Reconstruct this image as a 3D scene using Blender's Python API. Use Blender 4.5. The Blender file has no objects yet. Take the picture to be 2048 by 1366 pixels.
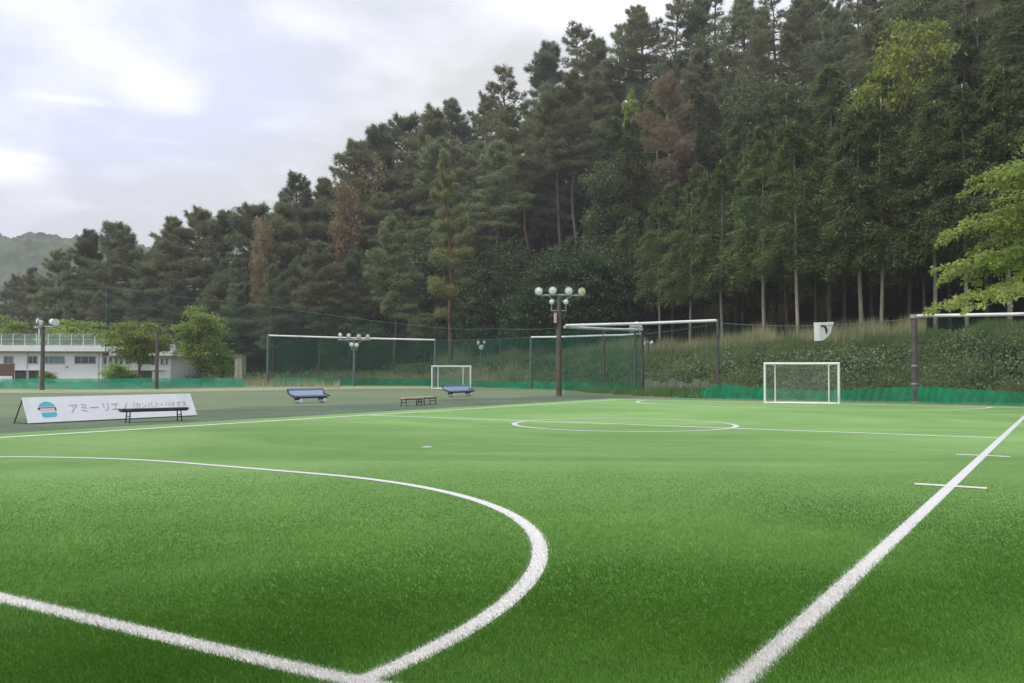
import bpy, math, random
import numpy as np
from mathutils import Vector, Matrix
R = math.radians
PI = math.pi
rng = np.random.default_rng(7)
random.seed(7)
S = bpy.context.scene
COL = S.collection

# ------------------------------------------------------------------ camera numbers
CH, CX, CY, YAW, PIT, ROL, F = 1.4719, 10.494, -3.354, 0.55022, 0.0317, 0.00264, 1825.3
PW, PL, GX, PR, CR = 18.30, 39.227, 1.38, 6.251, 3.0      # pitch width, length, penalty area, centre circle
fw = np.array([0, math.cos(PIT), math.sin(PIT)]); rt = np.array([1., 0, 0]); up = np.cross(rt, fw)
r2 = rt*math.cos(ROL)+up*math.sin(ROL); u2 = -rt*math.sin(ROL)+up*math.cos(ROL)

def ray(px, py): return fw*F + r2*(px-1024) - u2*(py-683)
def G(px, py, z=0.0):
    """point on the level z seen at pixel px, py of the 2048 wide photograph"""
    d = ray(px, py); t = (z-CH)/d[2]; return np.array([0, 0, CH])+d*t
def D(px, py, y):
    """point at distance y seen at px, py"""
    d = ray(px, py); return np.array([0, 0, CH])+d*(y/d[1])
def P(X, Y, z=0.0):
    """pitch coordinates (origin at the middle of the near goal line) to world"""
    dx, dy = X-CX, Y-CY; c, s = math.cos(YAW), math.sin(YAW)
    return np.array([dx*c+dy*s, -dx*s+dy*c, z])
PITCH_ROT = -YAW

# ------------------------------------------------------------------ object helpers
def tag(o, label=None, cat=None, group=None, kind=None):
    if label: o['label'] = label
    if cat: o['category'] = cat
    if group: o['group'] = group
    if kind: o['kind'] = kind
    return o
def link(name, me, mat=None, parent=None):
    o = bpy.data.objects.new(name, me); COL.objects.link(o)
    if mat is not None and me is not None:
        for m in (mat if isinstance(mat, (list, tuple)) else [mat]): me.materials.append(m)
    if parent is not None: o.parent = parent
    return o
def empty(name, loc=(0, 0, 0), rz=0.0):
    o = bpy.data.objects.new(name, None); COL.objects.link(o)
    o.location = loc; o.rotation_euler = (0, 0, rz); o.empty_display_size = .3
    return o
def fast_mesh(name, V, Fs, smooth=False, attrs=None, matidx=None):
    """V (n,3); Fs an array (m,k) or a list of such arrays"""
    if not isinstance(Fs, list): Fs = [Fs]
    Fs = [np.asarray(f, dtype=np.int32) for f in Fs if len(f)]
    me = bpy.data.meshes.new(name)
    V = np.asarray(V, dtype=np.float32)
    me.vertices.add(len(V)); me.vertices.foreach_set('co', V.ravel())
    loops = np.concatenate([f.ravel() for f in Fs])
    tot = np.concatenate([np.full(len(f), f.shape[1], np.int32) for f in Fs])
    st = np.concatenate([[0], np.cumsum(tot)[:-1]]).astype(np.int32)
    me.loops.add(len(loops)); me.loops.foreach_set('vertex_index', loops)
    me.polygons.add(len(tot)); me.polygons.foreach_set('loop_start', st); me.polygons.foreach_set('loop_total', tot)
    if matidx is not None: me.polygons.foreach_set('material_index', np.asarray(matidx, np.int32))
    me.update(calc_edges=True)
    if smooth: me.polygons.foreach_set('use_smooth', np.ones(len(tot), bool))
    for k, a in (attrs or {}).items():
        at = me.attributes.new(k, 'FLOAT', 'POINT'); at.data.foreach_set('value', np.asarray(a, np.float32))
    return me

class MB:
    def __init__(s): s.v = []; s.f = []
    def add(s, vs, fs):
        n = len(s.v); s.v += [tuple(map(float, v)) for v in vs]; s.f += [tuple(i+n for i in f) for f in fs]; return s
    def box(s, c, d, rz=0.0, bev=0.0):
        c = np.array(c, float); hx, hy, hz = [x/2 for x in d]
        b = min(bev, hx*.9, hy*.9)
        if b > 0: pr = [(-hx+b, -hy), (hx-b, -hy), (hx, -hy+b), (hx, hy-b), (hx-b, hy), (-hx+b, hy), (-hx, hy-b), (-hx, -hy+b)]
        else: pr = [(-hx, -hy), (hx, -hy), (hx, hy), (-hx, hy)]
        cs, sn = math.cos(rz), math.sin(rz); n = len(pr)
        vs = [(c[0]+x*cs-y*sn, c[1]+x*sn+y*cs, c[2]+z) for z in (-hz, hz) for x, y in pr]
        fs = [tuple(range(n-1, -1, -1)), tuple(range(n, 2*n))]+[(i, (i+1) % n, n+(i+1) % n, n+i) for i in range(n)]
        return s.add(vs, fs)
    def tube(s, pts, rad, n=10, cap=True):
        pts = [np.array(p, float) for p in pts]
        rad = [rad]*len(pts) if np.isscalar(rad) else rad
        vs = []; fs = []; prev = None
        for i, p in enumerate(pts):
            t = pts[min(i+1, len(pts)-1)]-pts[max(i-1, 0)]; t = t/(np.linalg.norm(t)+1e-9)
            a = prev if prev is not None else (np.array([1., 0, 0]) if abs(t[0]) < .8 else np.array([0, 1., 0]))
            a = a-t*(a@t); a /= np.linalg.norm(a)+1e-9; prev = a; b = np.cross(t, a)
            for k in range(n):
                w = 2*PI*k/n; vs.append(p+(a*math.cos(w)+b*math.sin(w))*rad[i])
        for i in range(len(pts)-1):
            for k in range(n): fs.append((i*n+k, i*n+(k+1) % n, (i+1)*n+(k+1) % n, (i+1)*n+k))
        if cap: fs += [tuple(range(n-1, -1, -1)), tuple((len(pts)-1)*n+k for k in range(n))]
        return s.add(vs, fs)
    def lathe(s, c, axis, prof, n=20):
        """prof: (distance along axis, radius)"""
        c = np.array(c, float); t = np.array(axis, float); t /= np.linalg.norm(t)
        a = np.array([0, 0, 1.]) if abs(t[2]) < .8 else np.array([1., 0, 0])
        a = a-t*(a@t); a /= np.linalg.norm(a); b = np.cross(t, a); vs = []; fs = []
        for h, r in prof:
            for k in range(n):
                w = 2*PI*k/n; vs.append(c+t*h+(a*math.cos(w)+b*math.sin(w))*max(r, 1e-4))
        for i in range(len(prof)-1):
            for k in range(n): fs.append((i*n+k, i*n+(k+1) % n, (i+1)*n+(k+1) % n, (i+1)*n+k))
        return s.add(vs, fs)
    def build(s, name, mat, parent=None, smooth=False, label=None):
        me = bpy.data.meshes.new(name); me.from_pydata(s.v, [], s.f); me.update()
        import bmesh
        b = bmesh.new(); b.from_mesh(me); bmesh.ops.recalc_face_normals(b, faces=b.faces); b.to_mesh(me); b.free()
        if smooth:
            for p in me.polygons: p.use_smooth = True
            me.set_sharp_from_angle(angle=R(40))
        o = link(name, me, mat, parent)
        if label: o['label'] = label
        return o

# ------------------------------------------------------------------ materials
def newmat(name):
    m = bpy.data.materials.new(name); m.use_nodes = True; nt = m.node_tree
    b = nt.nodes['Principled BSDF']; return m, nt, b
def N(nt, t, **k):
    n = nt.nodes.new(t)
    for a, v in k.items():
        if a in n.inputs: n.inputs[a].default_value = v
        else: setattr(n, a, v)
    return n
def mixc(nt, fac, a, b, blend='MIX'):
    n = nt.nodes.new('ShaderNodeMix'); n.data_type = 'RGBA'; n.blend_type = blend
    for sock, v in ((n.inputs[0], fac), (n.inputs[6], a), (n.inputs[7], b)):
        if hasattr(v, 'is_output') or isinstance(v, bpy.types.NodeSocket): nt.links.new(v, sock)
        else: sock.default_value = v if not isinstance(v, tuple) else (*v[:3], 1)
    return n.outputs[2]
def ramp(nt, src, stops):
    r = nt.nodes.new('ShaderNodeValToRGB'); e = r.color_ramp.elements
    while len(e) < len(stops): e.new(.5)
    for i, (p, c) in enumerate(stops):
        e[i].position = p; e[i].color = (c, c, c, 1) if np.isscalar(c) else (*c, 1)
    nt.links.new(src, r.inputs[0]); return r.outputs[0]
def noise(nt, scale, detail=4, coord='Object', rough=.55, mapscale=None, dist=0.0):
    tc = nt.nodes.new('ShaderNodeTexCoord'); src = tc.outputs[coord]
    if mapscale is not None:
        mp = nt.nodes.new('ShaderNodeMapping'); mp.inputs['Scale'].default_value = mapscale
        nt.links.new(src, mp.inputs[0]); src = mp.outputs[0]
    n = nt.nodes.new('ShaderNodeTexNoise'); n.inputs['Scale'].default_value = scale; n.inputs['Detail'].default_value = detail
    n.inputs['Roughness'].default_value = rough; n.inputs['Distortion'].default_value = dist
    nt.links.new(src, n.inputs['Vector']); return n.outputs['Fac']
def plain(name, col, rough=.6, var=.15, scale=6, metal=0.0, bump=0.0, dirt=None):
    m, nt, b = newmat(name)
    c2 = tuple(max(0, x*(1-var)) for x in col); c1 = tuple(min(1, x*(1+var*.5)) for x in col)
    nz = noise(nt, scale, 5)
    c = mixc(nt, ramp(nt, nz, [(.3, 0.), (.7, 1.)]), c2, c1)
    if dirt:
        nd = noise(nt, scale*.35, 6, rough=.7)
        c = mixc(nt, ramp(nt, nd, [(.52, 0.), (.7, 1.)]), c, dirt)
    nt.links.new(c, b.inputs['Base Color']); b.inputs['Roughness'].default_value = rough; b.inputs['Metallic'].default_value = metal
    if bump:
        bp = N(nt, 'ShaderNodeBump', Strength=bump, Distance=.02); nt.links.new(nz, bp.inputs['Height']); nt.links.new(bp.outputs[0], b.inputs['Normal'])
    return m
def leafmat(name, ca, cb, tr=.3, vary=.25, scale=.9, rough=.55, trcol=None):
    """two greens that drift through the crown, every tree a little different"""
    m, nt, b = newmat(name)
    nz = noise(nt, scale, 3); oi = nt.nodes.new('ShaderNodeObjectInfo')
    c = mixc(nt, ramp(nt, nz, [(.35, 0.), (.65, 1.)]), ca, cb)
    geo = nt.nodes.new('ShaderNodeNewGeometry')
    hsv = nt.nodes.new('ShaderNodeHueSaturation')
    mr = N(nt, 'ShaderNodeMapRange'); nt.links.new(oi.outputs['Random'], mr.inputs[0]); mr.inputs[3].default_value = 1-vary; mr.inputs[4].default_value = 1+vary
    mi = N(nt, 'ShaderNodeMapRange'); nt.links.new(geo.outputs['Random Per Island'], mi.inputs[0]); mi.inputs[3].default_value = .65; mi.inputs[4].default_value = 1.35
    mu = N(nt, 'ShaderNodeMath', operation='MULTIPLY'); nt.links.new(mr.outputs[0], mu.inputs[0]); nt.links.new(mi.outputs[0], mu.inputs[1])
    mh = N(nt, 'ShaderNodeMapRange'); nt.links.new(oi.outputs['Random'], mh.inputs[0]); mh.inputs[3].default_value = .485; mh.inputs[4].default_value = .515
    nt.links.new(c, hsv.inputs['Color']); nt.links.new(mu.outputs[0], hsv.inputs['Value']); nt.links.new(mh.outputs[0], hsv.inputs['Hue'])
    nt.links.new(hsv.outputs[0], b.inputs['Base Color']); b.inputs['Roughness'].default_value = rough; b.inputs['Specular IOR Level'].default_value = .3
    t = nt.nodes.new('ShaderNodeBsdfTranslucent'); nt.links.new(hsv.outputs[0], t.inputs[0])
    mx = nt.nodes.new('ShaderNodeMixShader'); mx.inputs[0].default_value = tr
    nt.links.new(b.outputs[0], mx.inputs[1]); nt.links.new(t.outputs[0], mx.inputs[2])
    nt.links.new(mx.outputs[0], nt.nodes['Material Output'].inputs[0]); return m
def netmat(name, col, fac, tint=.2, cell=None):
    m, nt, b = newmat(name)
    nz = noise(nt, .6, 3); c = mixc(nt, nz, tuple(x*(1-tint) for x in col), tuple(x*(1+tint) for x in col))
    nt.links.new(c, b.inputs['Base Color']); b.inputs['Roughness'].default_value = .8; b.inputs['Specular IOR Level'].default_value = .1
    tl = nt.nodes.new('ShaderNodeBsdfTranslucent'); nt.links.new(c, tl.inputs[0])
    m1 = nt.nodes.new('ShaderNodeMixShader'); m1.inputs[0].default_value = .35
    nt.links.new(b.outputs[0], m1.inputs[1]); nt.links.new(tl.outputs[0], m1.inputs[2])
    tr = nt.nodes.new('ShaderNodeBsdfTransparent'); mx = nt.nodes.new('ShaderNodeMixShader')
    if cell:                       # threads of the netting
        tc = nt.nodes.new('ShaderNodeTexCoord'); mp = nt.nodes.new('ShaderNodeMapping')
        mp.inputs['Scale'].default_value = (1/cell, 1/cell, 1/cell); nt.links.new(tc.outputs['UV'], mp.inputs[0])
    n2 = noise(nt, 1.3, 3); f = ramp(nt, n2, [(.3, fac*.75), (.7, min(1, fac*1.25))])
    nt.links.new(f, mx.inputs[0]); nt.links.new(tr.outputs[0], mx.inputs[1]); nt.links.new(m1.outputs[0], mx.inputs[2])
    nt.links.new(mx.outputs[0], nt.nodes['Material Output'].inputs[0]); return m

M = {}
M['white'] = plain('white_paint', (.78, .78, .76), .45, .08, 3, dirt=(.6, .59, .55))
M['white_pipe'] = plain('white_pipe', (.66, .67, .67), .5, .15, 1.5, dirt=(.45, .45, .40))
M['post'] = plain('weathered_post', (.085, .075, .07), .8, .3, 2.5, bump=.3, dirt=(.14, .12, .11))
M['post_green'] = plain('green_post', (.09, .13, .12), .7, .2, 3)
M['post_red'] = plain('rusty_post', (.13, .065, .05), .8, .3, 4)
M['pole'] = plain('lamp_pole', (.10, .08, .066), .85, .3, 3, bump=.4, dirt=(.17, .145, .12))
M['grey_metal'] = plain('grey_metal', (.33, .34, .33), .5, .15, 5, metal=.3)
M['lamp_white'] = plain('lamp_white', (.50, .52, .50), .4, .1, 5)
M['lamp_glass'] = plain('lamp_glass', (.80, .85, .80), .25, .2, 7)
M['lamp_glass_yellow'] = plain('lamp_glass_yellow', (.66, .68, .42), .25, .45, 7)
M['box_pink'] = plain('meter_box', (.5, .36, .30), .6, .15, 6)
M['black'] = plain('black_steel', (.018, .02, .022), .5, .3, 8)
M['tan_wood'] = plain('tan_wood', (.46, .39, .27), .7, .35, 7, dirt=(.10, .085, .07))
M['dark_wood'] = plain('dark_wood', (.035, .03, .028), .6, .4, 6, dirt=(.22, .13, .07))
M['blue'] = plain('blue_plastic', (.20, .30, .56), .45, .15, 5)
M['blue_pale'] = plain('pale_blue_plastic', (.70, .76, .78), .5, .06, 5)
M['concrete'] = plain('concrete', (.30, .30, .25), .9, .25, 3, bump=.3, dirt=(.16, .18, .12))
M['brown_panel'] = plain('brown_panel', (.14, .075, .055), .8, .15, 3)
M['wall_white'] = plain('white_render', (.85, .83, .82), .9, .06, .6, dirt=(.6, .58, .55))
M['roof_white'] = plain('roof_edge', (.74, .73, .71), .8, .08, .8)
M['eave'] = plain('eave_board', (.30, .22, .15), .8, .2, 2)
M['window_dark'] = plain('window_glass', (.05, .09, .10), .12, .4, .8)
M['window_blue'] = plain('window_glass_blue', (.14, .24, .26), .15, .4, .6)
M['frame'] = plain('window_frame', (.5, .5, .48), .5, .1, 3)
M['recess_shade'] = plain('painted_recess_shade', (.07, .065, .05), .9, .4, 2)
M['cream'] = plain('cream_wall', (.46, .43, .30), .8, .1, 2)
M['board'] = plain('sponsor_board', (.82, .82, .83), .45, .04, 2, dirt=(.66, .69, .70))
M['cyan'] = plain('cyan_print', (.09, .50, .60), .5, .1, 6)
M['ink'] = plain('grey_ink', (.40, .42, .43), .6, .2, 4)
M['ink_dark'] = plain('dark_ink', (.06, .055, .06), .6, .2, 4)
M['pink_print'] = plain('pale_pink_print', (.72, .55, .54), .5, .1, 6)
M['bark_red'] = plain('red_pine_bark', (.16, .075, .042), .9, .45, 4, bump=.5, dirt=(.09, .07, .055))
M['bark_grey'] = plain('grey_bark', (.125, .105, .085), .9, .35, 4, bump=.5, dirt=(.08, .07, .05))
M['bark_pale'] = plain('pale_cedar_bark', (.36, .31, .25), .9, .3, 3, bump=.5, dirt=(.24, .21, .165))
M['bark_dead'] = plain('dead_bark', (.36, .26, .20), .9, .3, 4, bump=.4)
M['pine'] = leafmat('pine_needles', (.178, .206, .104), (.262, .284, .138), .48)
M['pine_dark'] = leafmat('dark_pine_needles', (.140, .176, .100), (.210, .242, .122), .48)
M['cedar'] = leafmat('cedar_sprays', (.064, .098, .034), (.138, .172, .048), .42)
M['pine_pad'] = leafmat('yellow_green_pine_needles', (.20, .215, .085), (.30, .31, .12), .45)  # lighter yellow-green needles of the tiered pine
M['leaf_dark'] = leafmat('dark_broad_leaves', (.038, .072, .030), (.078, .118, .042), .38)
M['leaf_oak'] = leafmat('olive_broad_leaves', (.085, .125, .052), (.150, .190, .072), .4)
M['leaf_mid'] = leafmat('mid_broad_leaves', (.19, .29, .055), (.32, .41, .095), .5)
M['leaf_bright'] = leafmat('young_leaves', (.21, .29, .045), (.33, .39, .075), .5)
M['leaf_maple'] = leafmat('maple_leaves', (.25, .38, .075), (.48, .56, .17), .55, scale=.7)
M['leaf_brown'] = leafmat('dry_brown_needles', (.31, .255, .155), (.45, .365, .23), .48)
M['leaf_orange'] = leafmat('orange_young_leaves', (.26, .205, .11), (.37, .285, .155), .45)

# ------------------------------------------------------------------ light, sky, camera
SUN_EL, SUN_AZ = R(60), R(-120)          # azimuth from +Y, clockwise
def setup_world():
    w = bpy.data.worlds.new('World'); S.world = w; w.use_nodes = True; nt = w.node_tree
    bg = nt.nodes['Background']; bg.inputs['Strength'].default_value = .1
    sky = nt.nodes.new('ShaderNodeTexSky'); sky.sky_type = 'NISHITA'; sky.sun_disc = False
    sky.sun_elevation = SUN_EL; sky.sun_rotation = SUN_AZ; sky.air_density = 1.2; sky.dust_density = 2.5
    tc = nt.nodes.new('ShaderNodeTexCoord'); d = tc.outputs['Generated']
    # clouds on a high flat layer: direction / (height + small number)
    sep = nt.nodes.new('ShaderNodeSeparateXYZ'); nt.links.new(d, sep.inputs[0])
    ad = N(nt, 'ShaderNodeMath', operation='MAXIMUM'); nt.links.new(sep.outputs[2], ad.inputs[0]); ad.inputs[1].default_value = 0.0
    ad2 = N(nt, 'ShaderNodeMath', operation='ADD'); nt.links.new(ad.outputs[0], ad2.inputs[0]); ad2.inputs[1].default_value = .14
    com = nt.nodes.new('ShaderNodeCombineXYZ')
    for i in (0, 1):
        dv = N(nt, 'ShaderNodeMath', operation='DIVIDE'); nt.links.new(sep.outputs[i], dv.inputs[0]); nt.links.new(ad2.outputs[0], dv.inputs[1]); nt.links.new(dv.outputs[0], com.inputs[i])
    def nz(scale, detail, off, rough=.5):
        mp = nt.nodes.new('ShaderNodeMapping'); mp.inputs['Location'].default_value = off; nt.links.new(com.outputs[0], mp.inputs[0])
        n = nt.nodes.new('ShaderNodeTexNoise'); n.inputs['Scale'].default_value = scale; n.inputs['Detail'].default_value = detail; n.inputs['Roughness'].default_value = rough
        n.inputs['Distortion'].default_value = .3
        nt.links.new(mp.outputs[0], n.inputs['Vector']); return n.outputs['Fac']
    def blob(px, py, sx, sy, soft=1.0):
        """soft patch of cloud round a direction of the sky"""
        c = ray(px, py); c = c/np.linalg.norm(c)
        az = math.atan2(c[0], c[1]); el = math.asin(c[2])
        a1 = N(nt, 'ShaderNodeMath', operation='ARCTAN2'); nt.links.new(sep.outputs[0], a1.inputs[0]); nt.links.new(sep.outputs[1], a1.inputs[1])
        e1 = N(nt, 'ShaderNodeMath', operation='ARCSINE'); nt.links.new(sep.outputs[2], e1.inputs[0])
        out = []
        for n_, c_, s_ in ((a1, az, sx/F), (e1, el, sy/F)):
            q = N(nt, 'ShaderNodeMath', operation='SUBTRACT'); nt.links.new(n_.outputs[0], q.inputs[0]); q.inputs[1].default_value = c_
            q2 = N(nt, 'ShaderNodeMath', operation='DIVIDE'); nt.links.new(q.outputs[0], q2.inputs[0]); q2.inputs[1].default_value = s_
            q3 = N(nt, 'ShaderNodeMath', operation='MULTIPLY'); nt.links.new(q2.outputs[0], q3.inputs[0]); nt.links.new(q2.outputs[0], q3.inputs[1]); out.append(q3)
        sm = N(nt, 'ShaderNodeMath', operation='ADD'); nt.links.new(out[0].outputs[0], sm.inputs[0]); nt.links.new(out[1].outputs[0], sm.inputs[1])
        ng = N(nt, 'ShaderNodeMath', operation='MULTIPLY'); nt.links.new(sm.outputs[0], ng.inputs[0]); ng.inputs[1].default_value = -1
        ex = N(nt, 'ShaderNodeMath', operation='EXPONENT'); nt.links.new(ng.outputs[0], ex.inputs[0]); return ex.outputs[0]
    def addv(a, b, k):
        m_ = N(nt, 'ShaderNodeMath', operation='MULTIPLY_ADD'); nt.links.new(b, m_.inputs[0]); m_.inputs[1].default_value = k; nt.links.new(a, m_.inputs[2]); return m_.outputs[0]
    def clampv(a):
        c_ = N(nt, 'ShaderNodeClamp'); nt.links.new(a, c_.inputs[0]); return c_.outputs[0]
    big, fine = nz(.55, 5, (3.1, 1.7, 0)), nz(1.6, 7, (8.3, 2.2, 0), .58)
    K = 5.95
    lav = (.69*K, .72*K, .95*K); grey = (.665*K, .66*K, .655*K); white = (1.15*K, 1.15*K, 1.15*K)
    # lavender thin veil against grey cloud
    veil = addv(addv(addv(big, fine, .5), blob(120, 150, 480, 130), .55), blob(900, 330, 520, 260), -.55)
    f1 = ramp(nt, clampv(veil), [(.46, 0.), (.92, 1.)])
    c = mixc(nt, f1, grey, lav)
    streak = nz(3.1, 8, (1.7, 5.5, 0), .6)
    wv = addv(addv(addv(addv(addv(fine, streak, .45), big, .22), blob(335, 192, 75, 42), .36), blob(15, 340, 70, 40), .34), blob(1150, 5, 190, 60), .60)
    wv = addv(addv(addv(addv(wv, blob(560, 25, 160, 40), .10), blob(140, 200, 70, 7), .16), blob(30, 312, 60, 7), .22), blob(360, 285, 80, 7), .13)
    wv = addv(wv, blob(230, 330, 260, 45), .09)
    wv = addv(wv, blob(1600, 80, 300, 220), .30)
    f2 = ramp(nt, clampv(addv(wv, wv, -.22)), [(.66, 0.), (1.0, 1.)])
    c = mixc(nt, f2, c, white)
    c = mixc(nt, .90, sky.outputs[0], c)        # a nearly closed overcast, the blue sky only tints it
    nt.links.new(c, bg.inputs[0])
def setup_camera():
    cam = bpy.data.cameras.new('camera'); o = bpy.data.objects.new('camera', cam); COL.objects.link(o)
    m = Matrix((( r2[0], u2[0], -fw[0], 0), (r2[1], u2[1], -fw[1], 0), (r2[2], u2[2], -fw[2], CH), (0, 0, 0, 1)))
    o.matrix_world = m; cam.sensor_width = 36; cam.lens = 36*F/2048; cam.clip_end = 5000; cam.clip_start = .05; S.camera = o
def setup_sun():
    l = bpy.data.lights.new('sun', 'SUN'); l.energy = 1.45; l.angle = R(15); l.color = (1, .955, .88)
    o = bpy.data.objects.new('sun', l); COL.objects.link(o)
    v = Vector((math.sin(SUN_AZ)*math.cos(SUN_EL), math.cos(SUN_AZ)*math.cos(SUN_EL), math.sin(SUN_EL)))
    o.rotation_euler = (-v).to_track_quat('-Z', 'Y').to_euler(); o.location = v*60
setup_world(); setup_camera(); setup_sun()
S.view_settings.view_transform = 'Standard'; S.view_settings.look = 'None'; S.view_settings.exposure = 1.12; S.view_settings.gamma = 1
S.cycles.max_bounces = 6; S.cycles.diffuse_bounces = 3; S.cycles.transparent_max_bounces = 12; S.cycles.volume_bounces = 0
S.cycles.glossy_bounces = 2; S.cycles.transmission_bounces = 3
S.cycles.sample_clamp_indirect = 4

# ------------------------------------------------------------------ terrain
def axy(px, d): return np.array([(px-1024)/F*d, d])
BASE = np.array([P(42, 47.2)[:2], P(16, 47.2)[:2], P(3.8, 47.2)[:2], P(-6.3, 47.3)[:2], axy(1340, 56.5), axy(1290, 60.5), axy(1215, 70), axy(1062, 80.5),
                 axy(870, 89), axy(700, 98), axy(535, 104), axy(300, 112), axy(0, 120), axy(-500, 135)])
def base_dist(x, y):
    x = np.asarray(x, float); y = np.asarray(y, float); best = np.full(x.shape, 1e9); side = np.ones(x.shape)
    for a, b in zip(BASE[:-1], BASE[1:]):
        ab = b-a; L2 = ab@ab; t = np.clip(((x-a[0])*ab[0]+(y-a[1])*ab[1])/L2, 0, 1)
        dx = x-(a[0]+t*ab[0]); dy = y-(a[1]+t*ab[1]); dd = np.hypot(dx, dy)
        cr = ab[0]*(y-a[1])-ab[1]*(x-a[0])       # right to left walk: behind is on the right hand
        upd = dd < best-1e-6; best = np.where(upd, dd, best); side = np.where(upd, np.where(cr < 0, 1., -1.), side)
    return best*side
def wav(x, y):
    return .35*np.sin(x*.31+1.3)*np.cos(y*.27)+.22*np.sin(x*.83+y*.6)+.15*np.sin(y*1.1-x*.4+2)
PXB = [-900, 0, 300, 535, 700, 870, 1062, 1290, 1600, 1830, 2200, 3200]
BH = [0.1, .2, .3, .5, .9, 1.7, 2.8, 2.9, 3.1, 3.4, 3.8, 4.2]
PXR = [-900, 0, 200, 400, 560, 700, 850, 1000, 1150, 1300, 1600, 2048, 3200]
RH = [0.5, 1.5, 2.5, 6, 10.5, 16.5, 21.5, 26, 31, 34, 36, 38, 40]
def terr(x, y):
    x = np.asarray(x, float); y = np.asarray(y, float)
    s = base_dist(x, y); px = 1024+F*x/np.maximum(y, 5)
    bh = np.interp(px, PXB, BH); rh = np.maximum(np.interp(px, PXR, RH), bh)
    u = np.clip((s+.3)/6.8, 0, 1); z = bh*(u*u*(3-2*u))
    sh = np.interp(px, [500, 1000, 1300, 1500], [8, 9, 18, 20]); v = np.clip((s-sh)/(60-sh), 0, 1); z = z+(rh-bh)*v**.78
    z = z-np.clip(s-70, 0, 200)*.3
    z = np.maximum(z, 0)+np.clip(s/6, 0, 1)*wav(x, y)*.6*np.clip(bh/2, .2, 1)
    return np.where(s > 0, np.maximum(z, .0), -.12)

def ground_material():
    m, nt, b = newmat('yard_dirt')
    a = noise(nt, .12, 5, 'Object', mapscale=(.35, 1, 1)); bb = noise(nt, 1.4, 6); cc = noise(nt, 40, 3)
    c = mixc(nt, ramp(nt, a, [(.38, 0.), (.62, 1.)]), (.100, .150, .072), (.140, .182, .096))
    c = mixc(nt, ramp(nt, bb, [(.45, 0.), (.75, .6)]), c, (.10, .145, .068))
    c = mixc(nt, ramp(nt, cc, [(.4, 0.), (.7, .35)]), c, (.17, .195, .12))
    nt.links.new(c, b.inputs['Base Color']); b.inputs['Roughness'].default_value = .95
    bp = N(nt, 'ShaderNodeBump', Strength=.35, Distance=.02); nt.links.new(cc, bp.inputs['Height']); nt.links.new(bp.outputs[0], b.inputs['Normal']); return m
def hill_material():
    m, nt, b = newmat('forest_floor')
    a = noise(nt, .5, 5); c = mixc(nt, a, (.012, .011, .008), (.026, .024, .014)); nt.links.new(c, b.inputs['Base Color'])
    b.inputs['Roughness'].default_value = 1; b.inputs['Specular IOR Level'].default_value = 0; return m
def build_ground():
    V = [(-2500, -400, 0), (2500, -400, 0), (2500, 3500, 0), (-2500, 3500, 0)]
    o = link('ground', fast_mesh('ground', np.array(V)-[0, 0, .012], np.array([[0, 1, 2, 3]])), ground_material()); tag(o, kind='structure')
    xs = np.arange(-110, 95, 1.25); ys = np.arange(36, 215, 1.25); X, Y = np.meshgrid(xs, ys); Z = terr(X, Y)
    V = np.stack([X.ravel(), Y.ravel(), Z.ravel()], 1); nx = len(xs)
    I = np.arange(len(V)).reshape(X.shape); Q = np.stack([I[:-1, :-1], I[:-1, 1:], I[1:, 1:], I[1:, :-1]], -1).reshape(-1, 4)
    keep = (Z.ravel()[Q] > -.1).any(1); Q = Q[keep]
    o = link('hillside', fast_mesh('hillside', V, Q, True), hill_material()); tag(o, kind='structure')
build_ground()

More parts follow.
